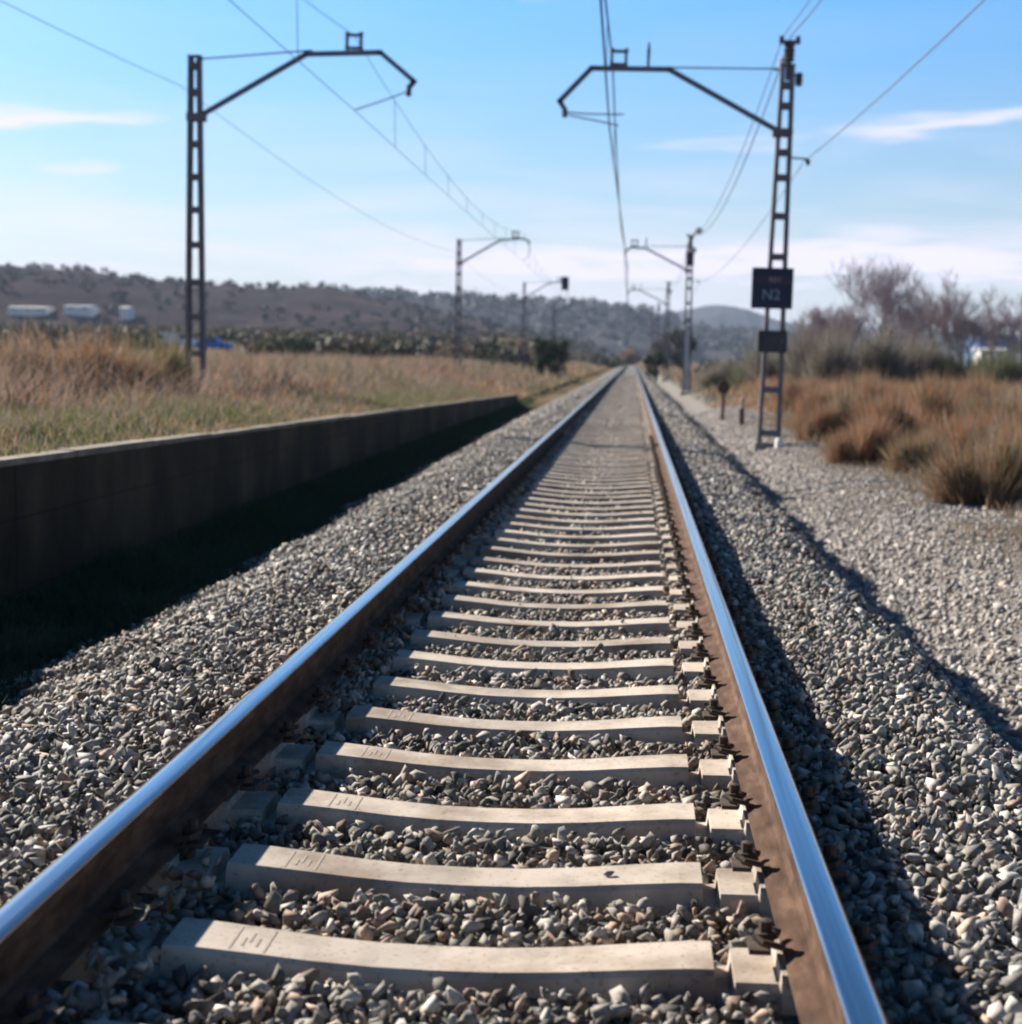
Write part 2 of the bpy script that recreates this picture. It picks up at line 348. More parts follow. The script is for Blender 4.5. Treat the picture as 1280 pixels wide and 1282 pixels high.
for (y0, y1, s, smin, smax, var, layers) in ((2.2, 11, .043, .0155, .037, VAR_HI, 2), (11, 34, .062, .024, .042, VAR_LO, 1), (34, 110, .105, .04, .062, VAR_LO, 1)):
    for L in range(layers):
        x, y = jitter_grid(-3.05, 2.62, y0, y1, s)
        heap = (x < -.645) & (x > -.80) & (rng.random(len(x)) < .5) & (fbm(x*2, y*1.1+30, 2) > .42); k = clear_of_sleepers(x, y, smin*0.4) | heap; x, y, heap = x[k], y[k], heap[k]
        size = (smin + (smax-smin)*rng.random(len(x))**1.6)*np.where(rng.random(len(x)) < .05, 1.3, 1)
        inner = np.abs(x) < 0.93
        z = bed_z(rag(x, y)) + rng.uniform(-.006, .018, len(x)) + L*0.018 + 0.02*(fbm(x*2.5, y*2.5, 2)-.5)
        z = np.where(inner, z + 0.012, z); z = np.where(heap, np.maximum(z, -.20+L*.012), z)
        c = stone_cols(len(x)); wc = stone_cols(len(x), warm=0.12)*np.array([.92, .90, .87]); c = np.where(inner[:, None], wc, c); ru = sst(.42, .62, fbm(x*.9+3, y*.45, 4))[:, None]*(.25+.75*np.exp(-((np.abs(x)-.87)/.35)**2))[:, None]; c = c*(1-ru*(1-np.array([.93, .85, .76])))
        # ballast on the outer slopes is loose and slightly larger
        v, f, cc = stones(np.stack([x, y, z], 1), size, c, var)
        if L == 0 and y0 < 30:
            nst = 7 if y0 < 10 else 40; kk = rng.integers(0, int((y1-y0)/SLP), nst)
            q = np.stack([rng.uniform(-.6, .6, nst), SL0 + SLP*(kk + int((y0-SL0)/SLP) + 1) + rng.uniform(-.06, .06, nst), np.zeros(nst)], 1); qs = rng.uniform(.006, .018, nst)
            q[:, 2] = np.interp(np.abs(q[:, 0]), [0, .15, .3, .45, .58, .64], [-.224, -.222, -.213, -.199, -.188, -.186]) + qs*.5
            v2, f2, c2 = stones(q, qs, stone_cols(nst, warm=.3), var); v, f, cc = np.concatenate([v, v2]), np.concatenate([f, f2+len(v)]), np.concatenate([cc, c2])
        SV.append(v); SF.append(f+soff); SC.append(cc); soff += len(v)
tag(np_mesh('ballast_stones', np.concatenate(SV), [np.concatenate(SF)], M['stone'], np.concatenate(SC)),
    'crushed grey ballast stones lying between and beside the rails', 'gravel', kind='stuff')
# finer pale stones on the path at the right
x, y = jitter_grid(2.3, 6.0, 5, 60, .052); k = rng.random(len(x)) < np.clip(.5+1.1*(fbm(x*1.3+5, y*.8, 3)-.2), .2, .95)*(1-.8*sst(4.9, 6.0, x)); x, y = x[k], y[k]
sz = rng.uniform(.016, .044, len(x))*(1.15-.3*sst(2.4, 4, x)) * np.where(rng.random(len(x)) < .08, 1.6, 1)
v, f, c = stones(np.stack([x, y, ground_z(x, y)+.014], 1), sz, stone_cols(len(x), pale=.35), VAR_LO)
tag(np_mesh('path_gravel', v, [f], M['stone'], c), 'pale loose gravel strewn over the path beside the ballast', 'gravel', kind='stuff')

# ------------------------------------------------------------------ rails
def rail(name, xc, label):
    h = 0.172
    prof = [(-.075, -h), (.075, -h), (.075, -h+.011), (.018, -h+.030), (.009, -h+.045), (.009, -.052), (.036, -.040), (.037, -.004), (-.037, -.004), (-.036, -.040), (-.009, -.052), (-.009, -h+.045), (-.018, -h+.030), (-.075, -h+.011)]
    mb = MB()
    edges = [-6, 18, 36, 54, 90, 180, 360, 640]
    for a, b_ in zip(edges[:-1], edges[1:]): mb.prism(prof, a, b_)
    o = mb.build(name, M['rust']); o.location = (xc, 0, 0)
    tag(o, label, 'rail', 'rails of the track')
    cap = [(-.0365, -.012), (-.0375, -.008), (-.034, -.0035), (-.026, -.0008), (-.012, 0), (.012, 0), (.026, -.0008), (.034, -.0035), (.0375, -.008), (.0365, -.012)]
    mb = MB()
    n = len(cap); vs = [(x, yy, z+.0005) for yy in (-6, 640) for x, z in cap]
    mb.add(vs, [(i, i+1, i+1+n, i+n) for i in range(n-1)])
    c = mb.build('running_surface', M['shine'], o, smooth=True)
    if sum(p.normal.z for p in c.data.polygons) < 0: c.data.flip_normals()
    return o
rail('steel_rail', -0.87, 'polished steel rail whose rusty web stands in deep shadow, running to the horizon')
rail('steel_rail', 0.87, 'polished steel rail with sunlit orange rusty web, close beside the camera')

# ------------------------------------------------------------------ sleepers
def sleeper_mesh(mb):
    st = [(0, -.224, .088), (.15, -.222, .088), (.3, -.213, .09), (.45, -.199, .094), (.58, -.188, .098), (.64, -.186, .10), (.645, -.25, .10), (.682, -.25, .115), (.687, -.207, .118),
          (.785, -.205, .12), (.79, -.183, .125), (.955, -.183, .125), (.96, -.268, .125), (1.1, -.275, .125), (1.3, -.285, .125)]
    st = [(-x, z, w) for x, z, w in reversed(st[1:])] + st
    vs, fs = [], []
    for x, z, w in st:
        vs += [(x, -w-.03, -.44), (x, -w, z-.013), (x, -w+.011, z), (x, w-.011, z), (x, w, z-.013), (x, w+.03, -.44)]
    for i in range(len(st)-1):
        for k in range(5): fs.append((i*6+k, i*6+k+1, i*6+6+k+1, i*6+6+k))
    fs += [tuple(range(6)), tuple(range((len(st)-1)*6, len(st)*6))]
    mb.add(vs, fs)
def clip_mesh():
    mb = MB()                                         # W-shaped spring clip, screw and angled guide plate; +x points to the rail
    mb.box((-.05, 0, .006), (.05, .09, .012))
    mb.tube([(.005, -.05, .022), (-.045, -.056, .034), (-.062, -.038, .040), (-.03, -.022, .036), (-.012, 0, .030), (-.03, .022, .036), (-.062, .038, .040), (-.045, .056, .034), (.005, .05, .022)], .0085, 6)
    mb.lathe((-.036, 0, .016), [(.022, 0), (.022, .012), (.026, .014), (.026, .024), (.016, .026), (.016, .052), (.005, .055)], 8)
    return mb.build('rail_clip', M['clip'])
proto_clip = clip_mesh(); CLIPS = proto_clip.data; bpy.data.objects.remove(proto_clip)
ORD = ['', 'second', 'third', 'fourth', 'fifth', 'sixth', 'seventh', 'eighth', 'ninth', 'tenth', 'eleventh', 'twelfth', 'thirteenth', 'fourteenth']
mb = MB(); sleeper_mesh(mb); sl0 = mb.build('concrete_sleeper', M['sleeper']); SLM = sl0.data
mb = MB()
def sz_(x): return float(np.interp(abs(x), [.3, .45, .58, .64], [-.213, -.199, -.188, -.186]))
for xx, wy, yo in ((-.487, .14, 0), (-.405, .14, 0), (-.463, .05, -.02), (-.449, .06, .01), (-.43, .05, -.015)): mb.box((xx, yo, sz_(xx)-.0002), (.006, wy, .0022))
MARK = mb.build('moulded_mark', M['mark']); MARKM = MARK.data; bpy.data.objects.remove(MARK)
NS = 230
for k in range(NS):
    o = sl0 if k == 0 else sl0.copy()
    if k: COL.objects.link(o)
    o.location = (random.uniform(-.006, .006), SL0 + SLP*k, random.uniform(-.004, .003)); o.rotation_euler = (0, 0, random.uniform(-.004, .004))
    if k == 0: lab = 'cream concrete sleeper cut off by the bottom edge of the picture'
    elif k == 1: lab = 'first cream concrete sleeper seen whole above the bottom edge'
    elif k < 14: lab = '%s cream concrete sleeper seen whole, counted up from the bottom edge' % ORD[k]
    elif k < 42: lab = 'narrow looking concrete sleeper with dark rail clips, midway along the track'
    else: lab = 'far concrete sleeper merging into the grey ballast towards the horizon'
    tag(o, lab, 'railway sleeper', 'concrete sleepers of the track' if k < 14 else ('sleepers midway along the track' if k < 42 else 'far sleepers along the track'))
    if k < 42:
        for sx in (-1, 1):
            for out in (-1, 1):
                c = bpy.data.objects.new('rail_clip', CLIPS); COL.objects.link(c); c.parent = o
                c.location = (sx*0.87 + out*0.074, 0, -.165); c.rotation_euler = (0, 0, math.pi if out > 0 else 0)
    if 0 < k < 6:
        c = bpy.data.objects.new('moulded_mark', MARKM); COL.objects.link(c); c.parent = o

# ------------------------------------------------------------------ platform wall
def wall_piece(y0, y1, x0, x1, zb0, zb1, zt0, zt1, mb):
    mb.add([(x0, y0, zb0), (x1, y0, zb0), (x1, y1, zb1), (x0, y1, zb1), (x0, y0, zt0), (x1, y0, zt0), (x1, y1, zt1), (x0, y1, zt1)],
           [(3,2,1,0),(4,5,6,7),(0,1,5,4),(1,2,6,5),(2,3,7,6),(3,0,4,7)])
mb = MB(); wt = lambda y: float(wall_top(y))
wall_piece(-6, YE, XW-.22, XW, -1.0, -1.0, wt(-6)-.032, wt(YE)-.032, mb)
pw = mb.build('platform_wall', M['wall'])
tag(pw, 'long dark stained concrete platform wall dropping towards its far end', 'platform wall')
mb = MB(); yy = -6.0; i = 0
while yy < YE:                                          # coping laid in lengths with open joints
    e = min(yy+1.98, YE+.02); j = rng.uniform(-.022, .022); wall_piece(yy, e, XW-.17, XW+.012+j*.5, wt(yy)-.03, wt(e)-.03, wt(yy)+.015+j*.4, wt(e)+.015+j*.4, mb); yy += 2.0
mb.build('coping', M['coping'], pw)

# ------------------------------------------------------------------ plants
def blades(pos, h, w, lean, col, bend=0.35, up=1.0):
    """curved tapered blades; returns verts, polys, colours"""
    n = len(pos); a = rng.uniform(0, 2*np.pi, n); d = np.stack([np.cos(a), np.sin(a), 0*a], 1)
    b_ = rng.uniform(0, 2*np.pi, n); s = np.stack([np.cos(b_), np.sin(b_), 0*b_], 1)*(w/2)[:, None]
    z = np.array([0, 0, 1.0])
    m1 = pos + d*(lean*h*0.42)[:, None] + z*(h*0.55)[:, None]
    tip = pos + d*(lean*h*(1+bend))[:, None] + z*(h*np.sqrt(np.clip(1-(lean*0.6)**2, .2, 1)))[:, None]
    v = np.stack([pos-s, pos+s, m1-s*.75, m1+s*.75, tip], 1).reshape(-1, 3)
    i = np.arange(n)*5
    return v, [np.stack([i, i+1, i+3, i+2], 1), np.stack([i+2, i+3, i+4], 1)], np.repeat(col, 5, axis=0)
def mixcol(n, cols, wts, jit=0.25):
    c = np.array(cols)[rng.choice(len(cols), n, p=np.array(wts)/sum(wts))]
    return np.clip(c*rng.uniform(1-jit, 1+jit, (n, 1)), 0, 1)
TAN, ORANGE, OLIVE, GREEN, GREY, DARK, STRAW, PINK = (.285, .21, .14), (.30, .15, .083), (.11, .11, .045), (.09, .14, .03), (.22, .19, .165), (.05, .05, .03), (.38, .30, .21), (.27, .19, .155)

def in_view_left(n, y0, y1, x1, slope=0.47):
    y = y0 + (y1-y0)*rng.random(n)**0.8; x = x1 - rng.random(n)*(slope*y + x1 + 0.5)
    return x, y
# short growth close behind the coping
n = 52000; x = XW-.01 - rng.random(n)**1.5*2.4; y = 7 + 56*rng.random(n)**1.4
nz = fbm(x*.5+40, y*.35, 3); k = rng.random(n) < np.clip((nz-.25)*2.4, .05, 1); x, y, nz = x[k], y[k], nz[k]; n = len(x)
h = (.06+.22*nz)*rng.uniform(.5, 1.3, n)*(0.4+np.clip((XW-.1-x)/.9, 0, 1.1))
cg = np.where((nz > .52)[:, None], mixcol(n, [GREEN, OLIVE, TAN, GREY], [2.5, 3, 4, 2]), mixcol(n, [TAN, ORANGE, GREY, OLIVE], [4, 2, 2, 2]))
v, p, c = blades(np.stack([x, y, ground_z(x, y)-.01], 1), h, np.full(n, .014), rng.uniform(.1, .7, n), cg)
tag(np_mesh('platform_grass', v, p, M['blade'], c), 'short green and straw grass growing along the platform edge', 'grass', kind='stuff')
# tall dry weeds over the platform
n = 180000; x, y = in_view_left(n, 9, 105, XW-.9)
nz = fbm(x*.28+9, y*.2, 4); nz2 = fbm(x*.9, y*.6+50, 3)
k = (rng.random(n) < np.clip((nz2-.28)*2.6, .04, 1)) & ((y < YE-4) | (x < -3.5-(y-YE)*0.05)); x, y, nz, nz2 = x[k], y[k], nz[k], nz2[k]; n = len(x)
h = (.15+1.25*np.clip(nz2-.15, 0, .8))*rng.uniform(.4, 1.3, n)*(.3+.7*sst(XW-.7, XW-3.6, x))
warm = mixcol(n, [TAN, ORANGE, PINK, GREY, DARK], [3, 2.5, 4, 3, 1]); cool = mixcol(n, [GREY, TAN, OLIVE, PINK, GREEN], [5, 4, 2.5, 3, .4])
cc = np.where((nz + .12*(rng.random(n)-.5) > .48)[:, None], warm, cool)
v, p, c = blades(np.stack([x, y, ground_z(x, y)-.02], 1), h, .008+.00035*y+.006*rng.random(n), rng.uniform(.1, .8, n), cc)
tag(np_mesh('dry_weeds', v, p, M['blade'], c), 'tall tan and orange dry weeds covering the old platform', 'weeds', kind='stuff')
# dark grass in the strip at the foot of the wall
n = 80000; x = rng.uniform(XW, -2.35, n); y = 4 + 66*rng.random(n)**1.5
nz = fbm(x*1.2, y*.8+7, 3); k = rng.random(n) < np.clip((nz-.05)*2.2, .3, 1)*np.where(x > -2.6, .2, 1); x, y, nz = x[k], y[k], nz[k]; n = len(x)
xs_e = XW + (wall_top(y)+.60)/.70; k = x < np.minimum(xs_e-.10, -2.5); x, y, nz, xs_e = x[k], y[k], nz[k], xs_e[k]; n = len(x)
h = (.05+.24*nz)*(.3+.7*sst(.1, .6, xs_e-x))*rng.uniform(.5, 1.4, n)
v, p, c = blades(np.stack([x, y, np.maximum(ground_z(x, y), np.where(x > -3.2, bed_z(x), -9))-.01], 1), h, np.full(n, .013), rng.uniform(.2, .9, n), mixcol(n, [(.03, .062, .034), (.04, .075, .038), (.055, .07, .04), (.07, .07, .045)], [4, 3, 2, 1]))
tag(np_mesh('verge_grass', v, p, M['blade'], c), 'dark green grass in the shaded strip below the platform wall', 'grass', kind='stuff')
# dry grass right of the path
n = 240000; y = 13 + 110*rng.random(n)**1.1; x = 4.3 + rng.random(n)*(0.36*y+2)
nz = fbm(x*.35+3, y*.22, 4); nz2 = fbm(x*.9+20, y*.5, 3)
edge = 5.0 + 1.3*(fbm(y*.35, 0*y+3.3, 3)-.5)*2
k = (rng.random(n) < np.clip((nz2-.25)*2.5, .05, 1)*sst(-1.1, .5, x-edge)); x, y, nz, nz2, e2 = x[k], y[k], nz[k], nz2[k], (x-edge)[k]; n = len(x)
h = (.25+1.15*np.clip(nz2, 0, .9))*rng.uniform(.5, 1.25, n)*(.3+.7*sst(0, 1.6, e2))
cc = np.where((nz + .14*(rng.random(n)-.5) > .43)[:, None], mixcol(n, [ORANGE, TAN, STRAW, OLIVE], [6, 4, 1.2, 1]), mixcol(n, [TAN, GREY, OLIVE, ORANGE], [4, 3, 2, 2]))
v, p, c = blades(np.stack([x, y, ground_z(x, y)-.02], 1), h, .008+.00035*y+.006*rng.random(n), rng.uniform(.05, .55, n), cc)
tag(np_mesh('dry_grass', v, p, M['blade'], c), 'orange brown dry grass growing beyond the gravel path', 'grass', kind='stuff')
# thin weeds on the path
n = 34000; y = 7 + 45*rng.random(n)**1.2; x = 2.8 + 3.0*rng.random(n)**.5
nz = fbm(x*1.1+70, y*.9, 3); k = nz > .47 - .07*sst(3.4, 4.8, x); x, y = x[k], y[k]; n = len(x)
v, p, c = blades(np.stack([x, y, ground_z(x, y)], 1), rng.uniform(.04, .2, n)*(.6+.6*sst(3, 5, x)), np.full(n, .01), rng.uniform(.2, .9, n), mixcol(n, [GREY, OLIVE, TAN, PINK], [4, 2, 3, 3]))
tag(np_mesh('path_weeds', v, p, M['blade'], c), 'sparse grey green weeds sprouting from the gravel path', 'weeds', kind='stuff')
# rough grass further out on both sides of the line
n = 60000; y = 60 + 240*rng.random(n)**1.3; sd = np.where(rng.random(n) < .5, -1, 1); x = sd*(3.4 + rng.random(n)**1.2*(.42*y))
k = (x > 0) | (y > YE+2); x, y = x[k], y[k]; n = len(x); nz = fbm(x*.08, y*.05, 4)
h = (.2+.7*fbm(x*.3, y*.2, 3))*rng.uniform(.5, 1.3, n)*sst(2.9, 5, np.abs(x))
cc = np.where((nz > .5)[:, None], mixcol(n, [ORANGE, TAN, STRAW], [3, 4, 2]), mixcol(n, [GREY, OLIVE, TAN, DARK], [3, 3, 3, 1]))
v, p, c = blades(np.stack([x, y, ground_z(x, y)-.02], 1), h, .02+.0004*y, rng.uniform(.05, .6, n), cc)
tag(np_mesh('far_rough_grass', v, p, M['blade'], c), 'rough brown grass on the flat land far along the line', 'grass', kind='stuff')

def shrub_mesh(name, rad, ht, n, cols, wts, seed, w=.012, flare=1.0):
    """a dome of fine curved stems rising from a small base"""
    global rng
    keep = rng; rng = np.random.default_rng(seed)
    a = rng.uniform(0, 2*np.pi, n); rr = np.sqrt(rng.random(n)); br = rad*(.28*rr + .35*rng.random(n)*rr)
    base = np.stack([br*np.cos(a), br*np.sin(a), 0*a], 1)
    K = 7; ci = rng.integers(0, K, n); ca = rng.uniform(0, 6.28, K); cr = rad*rng.uniform(.15, .75, K); ch = rng.uniform(.55, 1.05, K)
    off = np.stack([cr*np.cos(ca), cr*np.sin(ca), 0*ca], 1)[ci]; base = base*.5 + off*.6
    lump = .62 + .5*fbm(np.cos(a)*1.7+seed, np.sin(a)*1.7+rr*2, 3)
    end = np.stack([rad*rr*np.cos(a)*lump, rad*rr*np.sin(a)*lump, ht*np.sqrt(np.clip(1-.8*rr*rr, .05, 1))*lump*rng.uniform(.55, 1.08, n)], 1)
    end = end*np.array([.62, .62, 1.0])*np.stack([ch[ci]]*3, 1) + off + rng.normal(size=(n, 3))*np.array([.12, .12, .08])*rad
    mid = base*.55 + end*.45 + np.stack([0*a, 0*a, .12*end[:, 2]], 1) + rng.normal(size=(n, 3))*.03*rad
    b_ = rng.uniform(0, 2*np.pi, n); s = np.stack([np.cos(b_), np.sin(b_), 0*b_], 1)*(w*rng.uniform(.6, 1.4, n)/2)[:, None]
    v = np.stack([base-s, base+s, mid-s*.8, mid+s*.8, end], 1).reshape(-1, 3); i = np.arange(n)*5
    v[:, 2] = np.maximum(v[:, 2], 0)
    c = np.repeat(mixcol(n, cols, wts), 5, axis=0)
    rng = keep
    return v, [np.stack([i, i+1, i+3, i+2], 1), np.stack([i+2, i+3, i+4], 1)], c
def shrub(name, px, py, y, rad, ht, n, cols, wts, seed, label, cat, group=None, w=.012):
    g = at(px, py, y); v, p, c = shrub_mesh(name, rad, ht, n, cols, wts, seed, w)
    o = np_mesh(name, v, p, M['blade'], c); o.location = (g.x, y, gz(g.x, y)-.03)
    return tag(o, label, cat, group)
DC, DW = [ORANGE, PINK, TAN, (.20, .105, .06), OLIVE], [5, 2.5, 2.5, 2, 1]
GC, GW = [TAN, OLIVE, ORANGE, GREY], [4, 3, 3, 2]
G1 = 'dry shrubs beside the gravel path'
shrub('dry_shrub', 1236, 620, 20.5, .95, 1.35, 6500, GC, GW, 1, 'big straw and olive dry shrub at the right edge of the picture', 'shrub', G1)
shrub('dry_shrub', 1300, 610, 22.5, 1.1, 1.5, 6500, DC, DW, 2, 'orange dry shrub cut by the right edge behind a paler one', 'shrub', G1)
shrub('dry_shrub', 1072, 580, 28.0, .75, 1.15, 5500, DC, DW, 3, 'rusty orange dry shrub standing at the gravel edge behind the sign mast', 'shrub', G1)
shrub('dry_shrub', 1148, 585, 26.0, .8, 1.05, 5500, GC, GW, 4, 'olive and straw dry shrub between the rusty shrub and the shaded gap', 'shrub', G1)
shrub('dry_shrub', 1205, 540, 29.0, .95, 1.35, 5500, DC, DW, 5, 'orange dry shrub standing behind the shaded gap in the scrub', 'shrub', G1)
shrub('dry_shrub', 1018, 545, 35.5, .75, 1.15, 4500, DC, DW, 6, 'small orange dry shrub close to the foot of the sign mast', 'shrub', G1)
for i, (px, y, r_, h_) in enumerate([(1060, 36, 1.0, 1.3), (1120, 34, 1.1, 1.35), (1180, 38, 1.2, 1.5), (1255, 33, 1.2, 1.5), (1030, 44, 1.1, 1.4), (1100, 45, 1.2, 1.5), (1165, 48, 1.3, 1.6), (1235, 44, 1.3, 1.6), (1010, 56, 1.2, 1.4), (1070, 60, 1.3, 1.5)]):
    shrub('dry_shrub', px, 500, y, r_, h_*1.25, 3500, DC if i % 3 else GC, DW if i % 3 else GW, 20+i, 'orange brown dry shrub in the thick of the scrub right of the path', 'shrub', 'dry shrubs in the scrub', w=.02)
GL = 'tall dry shrubs on the platform'
shrub('tall_dry_shrub', 118, 500, 25, 1.5, 1.75, 5500, [ORANGE, TAN, PINK, OLIVE], [4, 4, 2, 1], 40, 'broad orange dry shrub on the platform left of the mast', 'shrub', GL, w=.016)
shrub('tall_dry_shrub', 185, 500, 26, .9, 1.9, 3000, [OLIVE, TAN, GREEN], [4, 3, 1], 41, 'narrow olive shrub on the platform beside the mast foot', 'shrub', GL, w=.016)
shrub('tall_dry_shrub', 30, 500, 24, 1.0, 1.5, 3000, [TAN, ORANGE, GREY], [4, 2, 3], 42, 'low tan shrub on the platform at the left edge', 'shrub', GL, w=.016)

# ------------------------------------------------------------------ leafy and bare woody plants
def leaf_cards(cent, size, col, flat=0.0):
    n = len(cent); a = rng.normal(size=(n, 3)); a /= np.linalg.norm(a, axis=1)[:, None]
    t = rng.normal(size=(n, 3)); b_ = np.cross(a, t); b_ /= np.linalg.norm(b_, axis=1)[:, None]
    s = size[:, None]
    v = np.stack([cent-a*s, cent+b_*s*.55, cent+a*s, cent-b_*s*.55], 1).reshape(-1, 3); i = np.arange(n)*4
    return v, [np.stack([i, i+1, i+2, i+3], 1)], np.repeat(col, 4, axis=0)
def crown_points(n, clumps, rx, ry, rz, zc, cr):
    cc = rng.normal(size=(clumps, 3)); cc /= np.linalg.norm(cc, axis=1)[:, None]; cc *= rng.uniform(.3, 1, (clumps, 1))**.5
    cc = cc*np.array([rx, ry, rz]) + np.array([0, 0, zc]); i = rng.integers(0, clumps, n)
    o = rng.normal(size=(n, 3)); o /= np.linalg.norm(o, axis=1)[:, None]; o *= (rng.random((n, 1))**.4)*cr*rng.uniform(.6, 1.2, (clumps, 1))[i]
    return cc[i] + o, i, clumps
def evergreen(name, x, y, w, h, label, group=None, cols=((.02, .035, .018), (.035, .055, .025), (.05, .07, .035)), n=2600, leaf=.09, trunk=True, cat='tree'):
    z = gz(x, y); root = empty(name, (x, y, z)); tag(root, label, cat, group)
    if trunk:
        mb = MB(); mb.tube([(0, 0, -.2), (.02, .02, h*.35), (.0, -.03, h*.8)], [.07*w, .05*w, .015*w], 7)
        for k in range(5):
            a = k*1.3; mb.tube([(0, 0, h*(.2+.1*k)), (.3*w*math.cos(a), .3*w*math.sin(a), h*(.4+.1*k))], [.03*w, .008*w], 5)
        mb.build('trunk', M['trunk'], root)
    p, i, k = crown_points(n, 26, w*.42, w*.42, h*.40, h*.54, .2*w)
    p[:, 2] = np.maximum(p[:, 2], .05*h)
    c = mixcol(k, cols, [1]*len(cols))[i]*rng.uniform(.7, 1.3, (n, 1))
    v, q, c = leaf_cards(p, np.full(n, leaf)*rng.uniform(.6, 1.4, n), c)
    np_mesh('crown', v, q, M['leaf'], c, parent=root)
    return root
def bare_tree_meshes(seed, h, spread=1.0):
    rs = random.Random(seed); tr, tw = MB(), MB()
    def branch(p, d, L, r, lev):
        n = 3; pts = [p]; rad = [r]
        for i in range(n):
            d = (d + Vector((rs.uniform(-.22, .22), rs.uniform(-.22, .22), rs.uniform(-.02, .16)))).normalized()
            pts.append(pts[-1] + d*L/n); rad.append(r*(1-.55*(i+1)/n))
        (tr if lev < 2 else tw).tube(pts, rad, 5 if lev < 2 else 3)
        if lev >= 5: return
        for i in range((6, 5, 4, 4, 3)[lev]):
            f = rs.uniform(.35, 1); k = min(int(f*n), n-1); q = pts[k].lerp(pts[k+1], f*n-k)
            az = rs.uniform(0, 2*math.pi); sp = rs.uniform(.35, .8)*spread
            nd = (d*.8 + Vector((math.cos(az)*sp, math.sin(az)*sp, rs.uniform(.0, .45)))).normalized()
            branch(q, nd, L*rs.uniform(.5, .75), max(rad[-1]*rs.uniform(.6, .9), .011), lev+1)
    for s_ in range(2 if spread > .9 else 1):
        branch(Vector((0, 0, -.15)), Vector((rs.uniform(-.15, .15), rs.uniform(-.15, .15), 1)), h*.34, h*.016, 0)
    return tr, tw
def twig_mat():
    return simple('grey_twigs', [(0.3, (.29, .235, .25)), (0.7, (.40, .335, .345))], 2, 0.9, bstr=0)
M['twigs'] = twig_mat()
GB = 'bare trees beyond the scrub'
protos = []
def bare_tree(px, y, h, seed, label):
    g = at(px, 440, y)
    root = empty('bare_tree', (g.x, y, gz(g.x, y))); tag(root, label, 'tree', GB)
    tr, tw = bare_tree_meshes(seed, h, 1.0)
    tr.build('trunk', M['trunk'], root); tw.build('crown', M['twigs'], root)
    return root
bare_tree(1105, 92, 11.5, 1, 'tallest bare tree with a wide twiggy crown, right of the sign')
bare_tree(1152, 98, 10.3, 5, 'bare tree just right of the tallest one, its crown touching it')
bare_tree(1213, 96, 9.0, 3, 'thin bare tree standing left of the blue building')
bare_tree(1062, 104, 8.2, 4, 'low bare tree between the sign and the tallest bare tree')
bare_tree(1258, 110, 8.5, 8, 'spindly bare tree in front of the pale post at the right edge')
bare_tree(1015, 100, 7.0, 6, 'small bare tree directly right of the dark sign')

# grey brushwood thicket: individual bare bushes
BC, BW = [(.19, .165, .14), (.25, .215, .19), (.13, .115, .095), (.17, .165, .11)], [4, 3, 2, 1]
GT = 'grey bare bushes forming the thicket'
for i, (px, y, r_, h_, lab) in enumerate([
    (905, 92, 1.6, 1.2, 'grey bare bush left of the sign mast, under the blue hill'),
    (938, 84, 1.8, 1.6, 'olive grey bush partly hidden behind the sign mast'),
    (985, 78, 1.9, 2.2, 'grey bush just right of the sign mast'),
    (1028, 74, 2.0, 2.9, 'broad dark grey bush between the sign mast and the tallest bare tree'),
    (1075, 76, 2.0, 2.7, 'dense grey brown bush below the tallest bare tree'),
    (1120, 78, 1.9, 2.3, 'grey brown bush under the pair of bare trees'),
    (1165, 80, 1.9, 2.0, 'low grey bush right of the pair of bare trees'),
    (1210, 78, 1.7, 1.9, 'dark green grey bush below the thin bare tree'),
    (1258, 74, 1.6, 1.7, 'green grey bush in front of the blue building')]):
    cols = BC if i not in (1, 7, 8) else [(.09, .105, .05), (.13, .14, .075), (.18, .165, .12)]
    shrub('bare_bush', px, 470, y, r_*1.2, h_*1.85, 5200, cols, BW if cols is BC else [2, 2, 2], 60+i, lab, 'bush', GT, w=.03)

# evergreens by the line
def ev(px, y, w, h, label, **k):
    g = at(px, 445, y); return evergreen('evergreen_tree', g.x, y, w, h, label, **k)
ev(680, 118, 1.9, 3.3, 'dark evergreen tree, slimmer one of the pair left of the track', group='pair of dark evergreens')
ev(699, 122, 2.6, 3.4, 'dark round evergreen tree, broader one of the pair left of the track', group='pair of dark evergreens')
ev(822, 150, 2.2, 3.2, 'dark green tree close right of the far end of the track')
ev(854, 230, 4.5, 6.2, 'large blue grey tree behind the second mast right of the track', n=3500, leaf=.22, cols=((.07, .075, .08), (.10, .105, .105), (.13, .125, .12)))
ev(836, 260, 6.0, 6.5, 'grey tree behind the third mast right of the track', n=2500, leaf=.22, cols=((.06, .055, .055), (.085, .08, .07)))
ev(790, 420, 7.0, 4.6, 'orange brown bush where the track vanishes', n=2200, leaf=.25, cols=((.20, .12, .08), (.26, .17, .11)), trunk=True, cat='bush')

